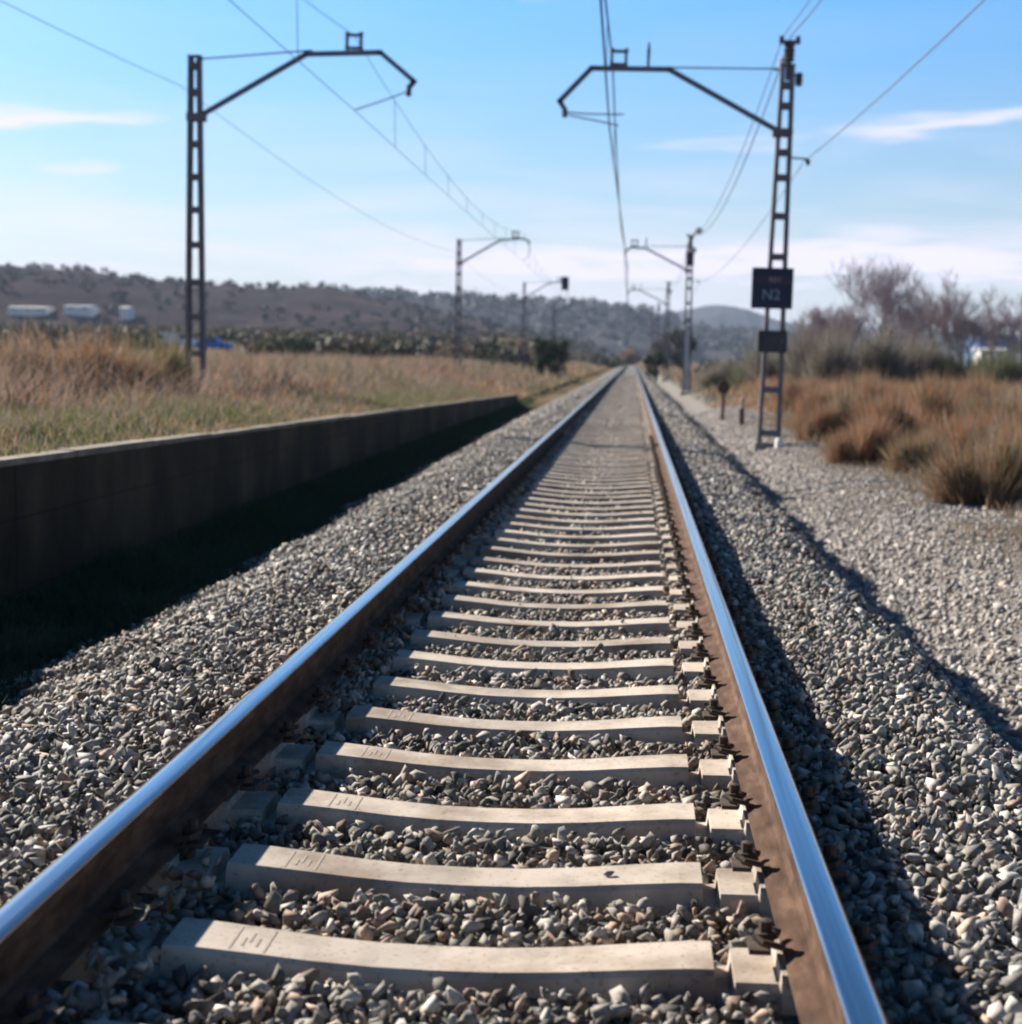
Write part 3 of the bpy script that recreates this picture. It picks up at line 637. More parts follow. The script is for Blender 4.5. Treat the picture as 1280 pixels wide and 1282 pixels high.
# ------------------------------------------------------------------ overhead line masts
def sloped(a, b, t): return a + (b-a)*t
def make_mast(pre, ht, wb, wtop, arm, tie, bracket, steady, ext, side, rungs):
    """lattice mast in local coordinates (base at origin), arm points relative to the base; side +1 = mast right of its track"""
    root = empty('catenary_mast')
    mb = MB(); mb.box((0, 0, -.53), (wb+.12, .45, .9)); mb.build('foundation', M['concrete'], root, bevel=.02)
    half = lambda z: sloped(wb, wtop, z/ht)/2
    for s in (-1, 1):
        mb = MB(); f = .088
        mb.bar((s*(half(0)-.012), 0, -.12), (s*(half(ht)-.012), 0, ht), .018, .20)
        for e in (-1, 1): mb.bar((s*(half(0)-.045), e*.095, -.12), (s*(half(ht)-.045), e*.095, ht), f, .014)
        mb.build('leg', M['mast'], root)
    for z in rungs:
        w = half(z)*2 - .02
        for e in (-1, 1):
            mb = MB(); mb.box((0, e*.112, z), (w, .012, .13)); mb.build('batten', M['mast'], root)
    mb = MB(); mb.box((0, 0, ht+.01), (wtop+.02, .24, .02)); mb.build('cap_plate', M['mast'], root)
    # cantilever arm
    mb = MB(); A = [Vector(p) for p in arm]
    for i in range(len(A)-1):
        d = (A[i+1]-A[i]).normalized()*.03; mb.bar(A[i]-d, A[i+1]+d, .10, .10)
    ao = mb.build('cantilever_arm', M['arm'], root)
    mb = MB(); mb.box((A[0].x + side*.02, 0, A[0].z), (wtop+.12, .27, .16)); mb.build('arm_collar', M['mast'], ao)
    mb = MB(); mb.tube(tie, .018, 5); mb.build('tie_rod', M['arm'], root)
    bx_, bz = bracket
    mb = MB()
    for s in (-1, 1): mb.box((bx_+s*.15, 0, bz+.13), (.06, .10, .28)); mb.lathe((bx_+s*.15, 0, bz+.27), [(.05, 0), (.05, .03), (.035, .04), (.05, .05), (.05, .09)], 8)
    mb.box((bx_, 0, bz+.30), (.36, .08, .06)); mb.box((bx_, 0, bz+.03), (.38, .13, .05))
    mb.build('wire_bracket', M['arm'], root)
    for pts in steady:
        mb = MB(); mb.tube(pts, .016, 5); mb.build('steady_arm', M['wire'], root)
    e = A[-1]; mb = MB(); mb.lathe((e.x, 0, e.z-.1), [(.04, -.07), (.075, -.05), (.05, -.02), (.075, 0), (.05, .03), (.075, .05), (.04, .09)], 9); mb.build('insulator', M['insul'], ao)
    if ext:
        mb = MB(); mb.bar((0.02, 0, ht-.3), (.02, 0, ht+.50), .12, .12); mb.box((.02, 0, ht+.48), (.44, .1, .07)); ex = mb.build('top_post', M['mast'], root)
        for s in (-1, 1):
            mb = MB(); mb.lathe((.02+s*.17, 0, ht+.515), [(.04, 0), (.06, .02), (.035, .04), (.06, .06), (.035, .09)], 8); mb.build('insulator', M['insul'], ex)
        mb = MB()
        mb.lathe((.02, 0, ht+.08), [(.08, 0), (.13, .05), (.09, .09), (.13, .14), (.09, .18), (.13, .23), (.09, .28), (.12, .33), (.08, .4)], 10); mb.build('insulator', M['insul'], ex)
        mb = MB(); mb.lathe((wtop/2+.10, 0, ht-.42), [(.03, 0), (.09, .04), (.06, .08), (.09, .13), (.06, .18), (.09, .22), (.05, .28)], 10); mb.box((wtop/2+.04, 0, ht-.2), (.1, .06, .06)); mb.build('insulator', M['insul'], root)
        mb = MB(); mb.lathe((-.10, 0, ht-.03), [(.03, 0), (.10, .03), (.10, .07), (.06, .10), (.10, .14), (.06, .19)], 10); mb.build('insulator', M['insulw'], root, smooth=False)
        mb = MB(); mb.tube([(-.28, 0, ht-.08), (-.18, 0, ht-.08)], .03, 6); mb.build('tie_clamp', M['insul'], root)
        # side bracket for the lower wire
        mb = MB(); mb.tube([(wtop/2, 0, 5.92), (.52, 0, 5.90)], .02, 5); mb.lathe((.52, 0, 5.77), [(.02, 0), (.06, .03), (.04, .06), (.06, .1), (.02, .14)], 8); mb.build('side_bracket', M['arm'], root)
        mb = MB(); mb.bar((bx_+.62, 0, bz), (bx_+.62, 0, bz+.2), .06, .06); mb.lathe((bx_+.62, 0, bz+.2), [(.045, 0), (.03, .05), (.04, .1), (.015, .3)], 7); mb.build('lightning_spike', M['arm'], root)
    return root
D1, DS = 34.3, 52.5
# right mast: base top at z=-.45, measured from the photograph
xb, zb = 3.365, -0.45
def rel(X, Z): return (X + .44 - xb, 0, Z - zb)
ht = 7.36 - zb
rung = [.12, 1.05, 2.0, 2.95, 3.85, 4.7, 5.5, 6.02, 6.43, 6.98, 7.4]
rm = make_mast('r', ht, .50, .30,
    arm=[(-.06, 0, 6.43), rel(.46, 7.23), rel(-1.17, 7.22), rel(-1.82, 6.52), rel(-1.70, 6.36)],
    tie=[(-.2, 0, ht-.07), rel(.40, 7.27)], bracket=(rel(-.6, 0)[0], 7.28-zb),
    steady=[[rel(-1.70, 6.30), rel(-1.2, 6.27), rel(-.45, 6.28)], [rel(-1.62, 6.24), rel(-.95, 6.12), rel(-.55, 6.05)]], ext=True, side=1, rungs=rung)
# left mast
xl, zl = -9.11, 0.2
def rell(X, Z): return (X + .44 - xl, 0, Z - zl)
htl = 7.5 - zl
lm = make_mast('l', htl, .44, .27,
    arm=[(.05, 0, 6.22-zl), rell(-7.13, 7.56), rell(-5.53, 7.60), rell(-4.80, 7.0), rell(-4.92, 6.86)],
    tie=[(.12, 0, htl-.05), rell(-7.0, 7.64)], bracket=(rell(-6.1, 0)[0], 7.66-zl),
    steady=[[rell(-4.92, 6.80), rell(-5.4, 6.62), rell(-6.07, 6.40)]], ext=False, side=-1,
    rungs=[.15, .95, 1.75, 2.5, 3.3, 4.05, 4.75, 5.45, 6.02, 6.55, 7.1])
lab_r = ['tall lattice catenary mast carrying the dark blue sign, arm reaching left over the track', 'second catenary mast along the right side of the track, pale lower shaft',
         'third catenary mast along the right side, small against the hills', 'fourth catenary mast along the right side, tiny near the vanishing point', 'fifth and faintest catenary mast at the right of the far track']
lab_l = ['tall lattice catenary mast rising from the weeds on the platform, arm reaching right', 'second catenary mast on the left, small beyond the weeds',
         'third catenary mast on the left with a dark box on its arm', 'fourth catenary mast on the left, barely visible before the hills']
rm2 = make_mast('r', ht, .50, .30,
    arm=[(-.06, 0, 6.43), rel(.55, 7.15), rel(-.25, 7.2), rel(-.55, 6.95)],
    tie=[(-.2, 0, ht-.07), rel(.40, 7.27)], bracket=(rel(-.05, 0)[0], 7.26-zb),
    steady=[[rel(-.55, 6.85), rel(-.55, 6.3), rel(-.30, 6.12)]], ext=True, side=1, rungs=rung)
lm2 = make_mast('l', htl, .40, .24,
    arm=[(.05, 0, 6.22-zl), rell(-7.3, 7.50), rell(-6.1, 7.60), rell(-5.75, 7.45)],
    tie=[(.12, 0, htl-.05), rell(-7.2, 7.6)], bracket=(rell(-6.5, 0)[0], 7.64-zl),
    steady=[[rell(-5.75, 7.38), rell(-5.75, 6.7), rell(-6.05, 6.42)]], ext=False, side=-1,
    rungs=[.15, .95, 1.75, 2.5, 3.3, 4.05, 4.75, 5.45, 6.02, 6.55, 7.1])
rights, lefts = [rm, rm2], [lm, lm2]
for i in range(2, 5): rights.append(copy_tree(rm2))
for i in range(2, 4): lefts.append(copy_tree(lm2))
for i, r_ in enumerate(rights):
    r_.location = (xb, D1+DS*i, zb); tag(r_, lab_r[i], 'catenary mast', 'catenary masts right of the track')
rm.rotation_euler = (0, R(1.0), 0)
for i, l_ in enumerate(lefts):
    l_.location = (xl, D1+DS*i, zl if i < 2 else zl+.2); tag(l_, lab_l[i], 'catenary mast', 'catenary masts left of the track')
# dark box hanging on the arm of the third left mast
mb = MB(); mb.box((rell(-6.0, 0)[0], -.1, 7.6-zl-.15), (.62, .5, 1.15)); mb.build('weight_box', M['box'], lefts[2], bevel=.04)
# pale strip added over the lower front of the second right mast
mb = MB(); mb.box((-.02, -.16, 1.75), (.22, .10, 3.5)); mb.build('pale_shaft_strip', M['galv'], rights[1], bevel=.01)
mb = MB(); mb.lathe((.42, 0, ht+.55), [(.05, 0), (.2, .08), (.22, .2), (.2, .32), (.05, .4)], 9); mb.bar((.05, 0, ht+.45), (.42, 0, ht+.75), .05, .05); mb.build('lamp_drum', M['galv'], rights[1])
mb = MB(); mb.box((-.0, -.15, ht-.75), (.42, .2, .75)); mb.build('switch_box', M['box'], rights[1], bevel=.03)

# sign and box fixed to the right mast
y_s = D1 - .18
def text(name, s, size, loc, m, parent):
    c = bpy.data.curves.new(name, 'FONT'); c.body = s; c.size = size; c.align_x = 'CENTER'; c.align_y = 'CENTER'; c.extrude = .003; c.resolution_u = 3
    t = bpy.data.objects.new(name, c); COL.objects.link(t); bpy.context.view_layer.update()
    me = bpy.data.meshes.new_from_object(t.evaluated_get(bpy.context.evaluated_depsgraph_get())); bpy.data.objects.remove(t)
    me.name = name; me.materials.clear(); me.materials.append(m)
    o = bpy.data.objects.new(name, me); COL.objects.link(o); o.location = loc; o.rotation_euler = (R(90), 0, 0); o.parent = parent
    return o
p0 = at(940.5, 386, y_s); p1 = at(994, 335.5, y_s); cx, cz, sw, sh = (p0.x+p1.x)/2, (p0.z+p1.z)/2, p1.x-p0.x, p1.z-p0.z
sg = empty('mast_sign', (cx, y_s, cz)); sg.rotation_euler = (0, R(.6), 0)
tag(sg, 'dark blue square sign fixed to the lattice mast right of the track', 'sign')
mb = MB(); mb.box((0, 0, 0), (sw, .05, sh)); mb.build('panel', M['sign'], sg, bevel=.008)
mb = MB(); mb.box((0, -.0265, sh*.2), (sw*.92, .004, sh*.2)); mb.build('name_band', M['sign_band'], sg)
text('lettering', 'REY', .15, (sw*.06, -.031, sh*.2), M['let_red'], sg)
text('lettering', 'N2', .31, (-.02, -.0275, -sh*.17), M['let_blue'], sg)
mb = MB()
for z in (-sh*.3, sh*.3): mb.box((0, .055, z), (sw*.8, .05, .06))
mb.build('mounting_rail', M['mast'], sg)
q0 = at(948, 441, y_s); q1 = at(986, 414, y_s)
bo = empty('equipment_box', ((q0.x+q1.x)/2, y_s, (q0.z+q1.z)/2)); tag(bo, 'small black equipment box on the mast below the dark blue sign', 'equipment box')
mb = MB(); mb.box((0, .0, 0), (q1.x-q0.x, .22, q1.z-q0.z)); mb.build('case', M['box'], bo, bevel=.02)
mb = MB(); mb.box((0, -.117, 0), ((q1.x-q0.x)*.8, .012, (q1.z-q0.z)*.75)); d_ = mb.build('door', M['box'], bo)
mb = MB(); mb.box((.2, -.13, 0), (.03, .02, .1)); mb.build('handle', M['mast'], d_)

# small trackside posts near the right mast
def post_thing(name, px, y, ztop, label, cat, build):
    g = at(px, 520, y); root = empty(name, (g.x, y, gz(g.x, y))); tag(root, label, cat); build(root, ztop-gz(g.x, y)); return root
def marker(root, h):
    mb = MB(); mb.tube([(0, 0, -.1), (0, 0, h-.3)], .055, 8); mb.build('post', M['rustpost'], root)
    mb = MB(); mb.tube([(0, -.06, h-.2), (0, .06, h-.2)], .2, 14); mb.tube([(0, -.07, h-.2), (0, -.062, h-.2)], .15, 14); mb.box((0, 0, h-.02), (.2, .16, .1)); mb.build('disc', M['rustpost'], root)
post_thing('marker_post', 905, 50, at(905, 477, 50).z, 'brown marker post with a round head beside the path', 'marker post', marker)
def stub(root, h):
    mb = MB(); mb.box((0, 0, h*.3), (.13, .13, h*.6+.1)); mb.build('post', M['rustpost'], root, bevel=.01)
    mb = MB(); mb.box((.01, 0, h*.6+.05+h*.17), (.11, .1, h*.34)); mb.lathe((.01, 0, h*.94+.05), [(.05, 0), (.05, .03), (.02, .06)], 7); mb.build('head', M['pinkpaint'], root)
post_thing('stub_post', 929, 45, at(929, 500, 45).z, 'short post with a faded pink top left of the sign mast', 'post', stub)
g = at(976, 545, 33.6); st = MB(); st.prism([(-.08, -.1), (.08, -.1), (.07, .12), (.04, .17), (-.04, .17), (-.07, .12)], -.06, .06)
o = st.build('marker_stone', M['white_wall'], bevel=.012); o.location = (g.x, 33.6, gz(g.x, 33.6)+.05); o.rotation_euler = (0, 0, .3)
tag(o, 'small white marker stone at the foot of the sign mast', 'marker stone')

# ------------------------------------------------------------------ wires
def wire(name, x, zs, sag, r, label, y_first=D1-DS, n=7, xs_=None, group=None):
    """wire over supports every DS metres"""
    mb = MB(); pts = []
    for i in range(n):
        for k in range(14):
            t = k/14; pts.append((x if xs_ is None else xs_(i+t), y_first+DS*(i+t), zs - 4*sag*t*(1-t)))
    mb.tube(pts, r, 5); o = mb.build(name, M['wire']); tag(o, label, 'wire', group); return o
stag = lambda s, x0: (lambda u: x0 + s*(abs((u % 2)-1)-.5)*2)
mz, cz_ = 7.50, 6.08
cw = wire('contact_wire', -.1, cz_, .04, .019, 'contact wire hanging lowest over the middle of the track', xs_=stag(.12, -.07), group='wires over the track')
mw = wire('messenger_wire', -.16, mz, 1.05, .019, 'upper sagging wire over the track, holding up the contact wire', group='wires over the track')
def droppers(x, zt, zbm, sag, parent, xf):
    for i in range(5):
        for k in range(1, 9):
            t = k/9; y = D1-DS+DS*(i+t); mb = MB(); mb.tube([(x, y, zt-4*sag*t*(1-t)), (xf(i+t), y, zbm)], .008, 4); mb.build('dropper', M['wire'], parent)
droppers(-.16, mz, cz_, 1.05, mw, stag(.12, -.07))
cl = wire('contact_wire', -5.63, 6.38, .04, .008, 'contact wire hanging lowest over the weeds on the left', group='wires left of the track')
ml = wire('messenger_wire', -5.66, 7.95, 1.1, .008, 'upper sagging wire on the arms of the left masts', group='wires left of the track')
droppers(-5.66, 7.95, 6.38, 1.1, ml, lambda u: -5.63)
wire('feeder_wire', -9.42, 6.88, .6, .007, 'thin wire along the outer side of the left masts', group='wires left of the track')
wire('feeder_wire', xb+.19, 7.97, 1.25, .016, 'wire running along the tops of the right masts', group='wires right of the track')
wire('feeder_wire', xb+.03, 7.97, 1.1, .012, 'thinner twin of the wire along the tops of the right masts', group='wires right of the track')
wire('feeder_wire', xb+.55, 5.40, .55, .010, 'lower wire on side brackets outside the right masts', group='wires right of the track')

# ------------------------------------------------------------------ distance: hills, woods, buildings, car
def hill(name, crest, D, depth, m, seed, rows=22):
    xs_ = np.array([p[0] for p in crest]); ys_ = np.array([p[1] for p in crest]); px = np.linspace(xs_[0], xs_[-1], 260); py = np.interp(px, xs_, ys_)
    P = np.array([at(a, b_, D) for a, b_ in zip(px, py)]); V = []
    t = np.concatenate([np.linspace(0, 1, rows), [1.25, 1.7]])
    for k in t:
        hh = np.where(k <= 1, np.sin(min(k, 1)*np.pi/2)**.9, max(0, 1-(k-1)*1.4))
        y = D - depth*(1-k) + 0*P[:, 0]; x = CAM.x + (P[:, 0]-CAM.x)*(1-(1-k)*depth/D*.9)
        nz = fbm(x*.006+seed, y*.006, 5)-.5; nzf = fbm(x*.05+seed, y*.05, 3)-.5
        top = np.maximum(P[:, 2], 3)
        z = top*hh + nz*top*.55*np.sin(np.pi*min(k, 1)) + nzf*(1.2+D*.0018)*(k > .05)
        V.append(np.stack([x, y, z-1.0*(k == 0)*3], 1))
    V = np.concatenate(V); nx = len(px); i = (np.arange(len(t)-1)[:, None]*nx + np.arange(nx-1)[None]).ravel()
    return tag(np_mesh(name, V, [np.stack([i, i+1, i+1+nx, i+nx], 1)], m, smooth=True), kind='structure'), V
hA, VA = hill('scrub_hill', [(-400, 318), (-150, 326), (0, 333), (100, 339), (150, 346), (240, 356), (340, 363), (410, 363), (450, 371), (520, 386), (620, 408), (720, 432), (760, 446)], 950, 380, M['hillA'], 3)
hB, VB = hill('wooded_hill', [(150, 372), (450, 374), (560, 380), (640, 383), (740, 386), (790, 389), (830, 400), (880, 418), (1000, 428), (1300, 430), (1700, 432)], 1700, 600, M['hillB'], 11)
hC, VC = hill('blue_hill', [(740, 410), (800, 400), (860, 391), (900, 388), (935, 393), (990, 404), (1100, 412), (1400, 416), (1800, 420)], 3200, 800, M['hillB'], 23)

def woods(name, pts, n_leaf, size, h, cols, label):
    k = len(pts); i = np.repeat(np.arange(k), n_leaf); o = rng.normal(size=(len(i), 3)); o /= np.linalg.norm(o, axis=1)[:, None]; o *= rng.random((len(i), 1))**.4
    hh = h*rng.uniform(.5, 1.3, k)[i]
    p = pts[i] + o*np.stack([hh*.62, hh*.62, hh*.5], 1) + np.stack([0*hh, 0*hh, hh*.45], 1)
    c = mixcol(k, cols, [1]*len(cols))[i]*rng.uniform(.75, 1.25, (len(i), 1))
    v, q, c = leaf_cards(p, size*rng.uniform(.6, 1.4, len(i)), c)
    return tag(np_mesh(name, v, q, M['leaf'], c), label, 'woodland', kind='stuff')
sel = VA[(fbm(VA[:, 0]*.012, VA[:, 1]*.012, 4) > .42) & (rng.random(len(VA)) < .13)]
woods('hill_scrub', sel + rng.normal(size=sel.shape)*np.array([4, 6, 0]), 36, .9, 3.2, [(.045, .048, .042), (.058, .052, .05), (.075, .062, .058)], 'dark scrub and trees scattered over the left hill')
sel = VB[rng.random(len(VB)) < .25]
woods('hill_woodland', sel + rng.normal(size=sel.shape)*np.array([6, 10, 0]), 30, 2.2, 9, [(.045, .052, .06), (.055, .058, .062), (.07, .066, .068)], 'dark woodland covering the middle hill')
# hedgerows and tree lines on the flat fields
P = []
for (px0, px1, y, n_) in ((-60, 190, 165, 55), (305, 660, 150, 100), (300, 700, 230, 90), (-80, 420, 260, 120), (-80, 420, 330, 120), (430, 780, 330, 90), (-100, 560, 430, 150), (-100, 560, 500, 130), (560, 800, 500, 80)):
    for k in range(n_):
        yy = y + random.uniform(-9, 9); g = at(random.uniform(px0, px1), 440, yy); P.append((g.x, yy, gz(g.x, yy)-.2))
woods('field_hedgerows', np.array(P), 60, .36, 2.5, [(.05, .06, .035), (.08, .075, .05), (.14, .11, .085), (.06, .062, .065)], 'dark hedgerows and brush lines across the fields on the left')
P = []
for k in range(150):
    yy = random.uniform(130, 420); g = at(random.uniform(880, 1320), 440, yy); P.append((g.x, yy, gz(g.x, yy)-.2))
woods('far_brush', np.array(P), 50, .34, 2.2, [(.10, .09, .075), (.14, .12, .10), (.08, .085, .055)], 'grey brush filling the flat land behind the thicket on the right')

def house(px0, px1, pyb, pyt, y, depth, wallm, roofm, label, name='white_building', pitch=.25, group=None):
    a = at(px0, pyb, y); b_ = at(px1, pyt, y); w = b_.x-a.x; h = b_.z-a.z
    root = empty(name, ((a.x+b_.x)/2, y+depth/2, a.z)); tag(root, label, 'building', group)
    he = h*(1-pitch)
    mb = MB(); mb.prism([(-w/2, -3), (w/2, -3), (w/2, he), (-w/2, he)], -depth/2, depth/2); mb.build('wall', wallm, root)
    mb = MB(); rot = [(-depth/2-.3, he), (depth/2+.3, he), (depth/2+.3, he+.12), (0, h), (-depth/2-.3, he+.12)]
    n = len(rot); vs = [(-w/2-.2, q, z) for q, z in rot] + [(w/2+.2, q, z) for q, z in rot]
    mb.add(vs, [tuple(range(n)), tuple(reversed(range(n, 2*n)))] + [(i, i+n, (i+1) % n+n, (i+1) % n) for i in range(n)]); mb.build('roof', roofm, root)
    nw = max(2, int(w/4))
    for k in range(nw):
        mb = MB(); mb.box((-w/2+w*(k+.5)/nw, -depth/2-.02, he*.55), (w/nw*.4, .08, he*.34)); mb.build('window', M['window'], root)
    return root
def on_hill(px, py):
    for y in range(590, 945, 4):
        p = at(px, py, y); i = np.argmin((VA[:, 0]-p.x)**2 + (VA[:, 1]-y)**2)
        if VA[i, 2] >= p.z: return y
    return 900
GBd = 'white buildings below the left hill'
house(10, 58, 389.5, 383.5, on_hill(33, 390)-10, 10, M['white_wall'], M['white_wall'], 'long white building below the hill at the left edge', group=GBd)
house(80, 115, 388.5, 382, on_hill(97, 389)-9, 9, M['white_wall'], M['roof'], 'grey blue roofed shed between the two white buildings on the left', group=GBd)
house(150, 161, 390.5, 383.5, on_hill(156, 391)-8, 8, M['white_wall'], M['white_wall'], 'small white house just left of the platform mast', group=GBd)
house(1226, 1290, 445, 412, 190, 8, M['blue_wall'], M['roof'], 'blue sheeted building behind the bushes at the right edge', name='blue_building')
house(1228, 1262, 447, 436, 172, 4, M['white_wall'], M['white_wall'], 'low white shed in front of the blue building', name='white_shed')
g = at(1277, 445, 120); rt = empty('pale_post', (g.x, 120, gz(g.x, 120))); tag(rt, 'slender pale lamp post at the right edge of the picture', 'post')
zt = at(1277, 369, 120).z - rt.location.z
mb = MB(); mb.tube([(0, 0, -.3), (0, 0, zt*.5), (0, 0, zt)], [.14, .11, .08], 10); mb.build('shaft', M['galv'], rt)
mb = MB(); mb.box((.0, -.2, zt+.05), (.25, .6, .12)); mb.build('lamp_head', M['galv'], rt, bevel=.02)

# blue car seen beyond the platform weeds
def car(px, y, L, label):
    g = at(px, 440, y); z = gz(g.x, y); root = empty('parked_car', (g.x, y, z + .05)); tag(root, label, 'car')
    mb = MB(); prof = [(-L/2, .35), (L/2, .35), (L/2+.03, .75), (L/2-.15, .98), (L*.2, 1.05), (L*.08, 1.55), (-L*.30, 1.6), (-L*.46, 1.1), (-L/2-.02, .95)]
    mb.prism(prof, -.85, .85); mb.build('body', M['car_blue'], root, bevel=.04)
    mb = MB(); mb.prism([(L*.165, 1.08), (L*.065, 1.48), (-L*.08, 1.5), (-L*.08, 1.08)], -.866, .866); mb.prism([(-L*.10, 1.08), (-L*.10, 1.5), (-L*.28, 1.5), (-L*.40, 1.1)], -.866, .866); mb.build('window', M['window'], root)
    for sx in (-.3, .31):
        for s in (-1, 1):
            mb = MB(); mb.tube([(sx*L, s*.72, .33), (sx*L, s*.9, .33)], .33, 16); w_ = mb.build('wheel', M['rubber'], root)
            mb = MB(); mb.tube([(sx*L, s*.89, .33), (sx*L, s*.915, .33)], .2, 12); mb.build('rim', M['galv'], w_)
    return root
car(268, 178, 4.1, 'blue car parked beyond the weeds behind the platform mast')
def white_van(px, y, label):
    g = at(px, 440, y); z = gz(g.x, y); root = empty('parked_van', (g.x, y, z + .05)); tag(root, label, 'van')
    mb = MB(); mb.prism([(-1.9, .35), (2.2, .35), (2.2, .95), (1.75, 1.15), (1.15, 1.9), (-1.9, 1.95)], -.88, .88); mb.build('body', M['car_white'], root, bevel=.04)
    mb = MB(); mb.prism([(1.58, 1.2), (1.1, 1.78), (.4, 1.78), (.4, 1.2)], -.895, .895); mb.build('window', M['window'], root)
    for sx in (-1.2, 1.4):
        for s in (-1, 1):
            mb = MB(); mb.tube([(sx, s*.72, .33), (sx, s*.92, .33)], .33, 16); mb.build('wheel', M['rubber'], root)
white_van(222, 192, 'white van standing left of the blue car, half behind the platform mast')

# ------------------------------------------------------------------ light, sky, air
AZ, EL = R(-47), R(27.1)                       # sun ahead and to the left of the track
sd = Vector((math.sin(AZ)*math.cos(EL), math.cos(AZ)*math.cos(EL), math.sin(EL)))
sl = bpy.data.lights.new('sun', 'SUN'); so = bpy.data.objects.new('sun', sl); COL.objects.link(so)
sl.energy = 5.0; sl.angle = R(.5); sl.color = (1, .93, .83); so.rotation_euler = sd.to_track_quat('Z', 'Y').to_euler()
w = bpy.data.worlds.new('World'); S.world = w; w.use_nodes = True; nt = w.node_tree
bg = nt.nodes['Background']; bg.inputs['Strength'].default_value = 0.05
tc = node(nt, 'ShaderNodeTexCoord')
sep = node(nt, 'ShaderNodeSeparateXYZ'); nt.links.new(tc.outputs['Generated'], sep.inputs[0])
sky = node(nt, 'ShaderNodeTexSky', sky_type='NISHITA', sun_disc=False, sun_elevation=EL, sun_rotation=AZ, altitude=200, air_density=1.0, dust_density=0.3, ozone_density=2.5)
def math_n(op, a, b_=None):
    n = node(nt, 'ShaderNodeMath', operation=op)
    for i, v in enumerate((a, b_)):
        if v is None: continue
        if isinstance(v, (int, float)): n.inputs[i].default_value = v
        else: nt.links.new(v, n.inputs[i])
    return n.outputs[0]
# thin cloud streaks: noise in (azimuth, elevation), stretched along the horizon
az = math_n('ARCTAN2', sep.outputs['X'], sep.outputs['Y'])
comb = node(nt, 'ShaderNodeCombineXYZ'); nt.links.new(math_n('MULTIPLY', az, 5.0), comb.inputs[0]); nt.links.new(math_n('MULTIPLY', sep.outputs['Z'], 42.0), comb.inputs[1])
n1, r1 = noise_ramp(nt, 1.0, [(0.42, (0, 0, 0)), (0.68, (1, 1, 1))], vec=comb.outputs[0], detail=7, rough=.5); n1.inputs['Distortion'].default_value = .6
fade = node(nt, 'ShaderNodeValToRGB'); e = fade.color_ramp.elements
for _ in range(3): e.new(.5)
for i, (p, v) in enumerate([(0, .9), (.05, .9), (.10, .38), (.16, .10), (.3, .0)]): e[i].position = p; e[i].color = (v, v, v, 1)
nt.links.new(sep.outputs['Z'], fade.inputs['Fac'])
cf = math_n('MULTIPLY', math_n('ADD', math_n('MULTIPLY', r1.outputs['Color'], .6), .4), fade.outputs['Color'])
n2 = node(nt, 'ShaderNodeTexNoise'); n2.inputs['Scale'].default_value = 2.2; n2.inputs['Detail'].default_value = 6; nt.links.new(comb.outputs[0], n2.inputs['Vector'])
def streak(pa, pb, width, amount):
    # a single cirrus streak between two sky directions
    da, db = (at(*pa, 1000)-CAM).normalized(), (at(*pb, 1000)-CAM).normalized()
    aa, ab = math.atan2(da.x, da.y), math.atan2(db.x, db.y); k = (db.z-da.z)/(ab-aa)
    line = math_n('ADD', math_n('MULTIPLY', az, k), da.z-k*aa)
    wob = math_n('MULTIPLY', math_n('SUBTRACT', n2.outputs['Fac'], .5), width*4.5)
    d = math_n('DIVIDE', math_n('ADD', math_n('SUBTRACT', sep.outputs['Z'], line), wob), width)
    g = math_n('POWER', 2.718, math_n('MULTIPLY', math_n('MULTIPLY', d, d), -1.0))
    u = math_n('DIVIDE', math_n('SUBTRACT', az, (aa+ab)/2), abs(ab-aa)*.45)
    f = math_n('POWER', 2.718, math_n('MULTIPLY', math_n('MULTIPLY', math_n('MULTIPLY', u, u), math_n('MULTIPLY', u, u)), -1.0))
    return math_n('MULTIPLY', math_n('MULTIPLY', g, f), math_n('MULTIPLY', math_n('ADD', n2.outputs['Fac'], .2), amount))
for st_ in (((280, 332), (1500, 316), .014, 1.7), ((-300, 328), (260, 338), .006, 1.3), ((1010, 172), (1400, 128), .006, 1.1), ((780, 186), (1060, 172), .005, .6), ((-200, 143), (220, 146), .006, 1.2), ((30, 212), (160, 210), .005, .9), ((640, 8), (760, -10), .003, .3)):
    cf = math_n('MAXIMUM', cf, streak(*st_))
hs = node(nt, 'ShaderNodeHueSaturation'); hs.inputs['Saturation'].default_value = 1.45; hs.inputs['Value'].default_value = 0.92; nt.links.new(sky.outputs[0], hs.inputs['Color'])
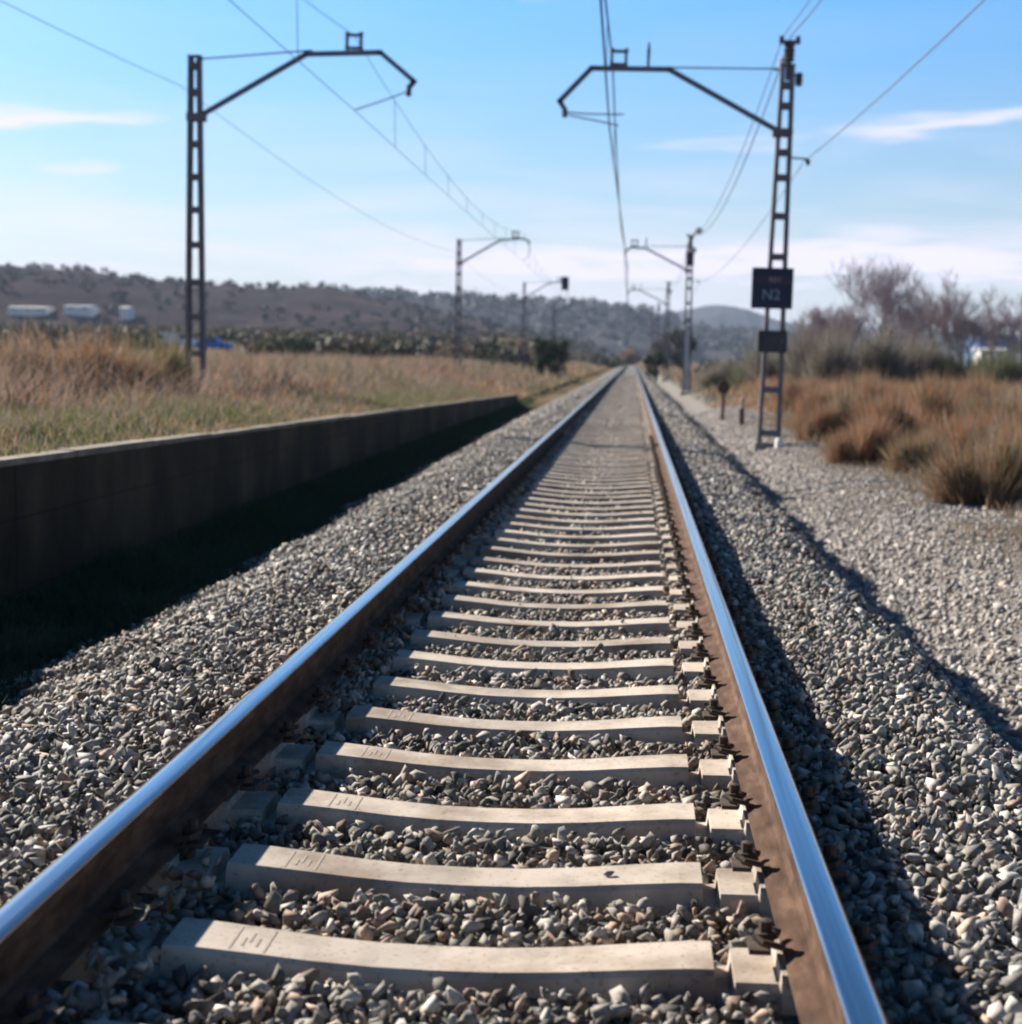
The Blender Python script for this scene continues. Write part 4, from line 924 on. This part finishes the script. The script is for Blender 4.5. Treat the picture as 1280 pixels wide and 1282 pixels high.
tint = node(nt, 'ShaderNodeMix', data_type='RGBA', blend_type='MULTIPLY'); tint.inputs[0].default_value = 1; nt.links.new(hs.outputs[0], tint.inputs[6]); 
gain = node(nt, 'ShaderNodeValToRGB'); e = gain.color_ramp.elements          # clear winter air: deeper, more even blue low down
for _ in range(3): e.new(.5)
for i, (p, v) in enumerate([(0, .345), (.05, .385), (.12, .50), (.22, .68), (.38, .28)]): e[i].position = p; e[i].color = (v*.95, v*.985, v*1.05, 1)
nt.links.new(sep.outputs['Z'], gain.inputs['Fac']); g2 = node(nt, 'ShaderNodeVectorMath', operation='SCALE'); g2.inputs['Scale'].default_value = 2.0
nt.links.new(gain.outputs['Color'], g2.inputs[0]); nt.links.new(g2.outputs[0], tint.inputs[7])
mx = node(nt, 'ShaderNodeMix', data_type='RGBA'); nt.links.new(cf, mx.inputs[0]); nt.links.new(tint.outputs[2], mx.inputs[6]); mx.inputs[7].default_value = (8.1, 7.5, 8.8, 1)
nt.links.new(mx.outputs[2], bg.inputs['Color'])

HAZE = True
if HAZE:
    m = bpy.data.materials.new('haze_air'); m.use_nodes = True; ntm = m.node_tree; ntm.nodes.remove(ntm.nodes['Principled BSDF'])
    pv = ntm.nodes.new('ShaderNodeVolumePrincipled'); pv.inputs['Color'].default_value = (.62, .76, 1, 1); pv.inputs['Density'].default_value = 0.00012; pv.inputs['Anisotropy'].default_value = .0
    ntm.links.new(pv.outputs[0], ntm.nodes['Material Output'].inputs['Volume'])
    mb = MB(); mb.box((0, 3200, 90), (9400, 8200, 210)); hz = mb.build('haze', m); tag(hz, kind='stuff')

S.view_settings.view_transform = 'Standard'; S.view_settings.look = 'None'; S.view_settings.exposure = 1.38; S.view_settings.gamma = 1
S.render.engine = 'CYCLES'
S.cycles.max_bounces = 6; S.cycles.diffuse_bounces = 3; S.cycles.glossy_bounces = 3; S.cycles.transparent_max_bounces = 6; S.cycles.volume_bounces = 0
S.cycles.use_denoising = True
S.cycles.filter_width = 2.0
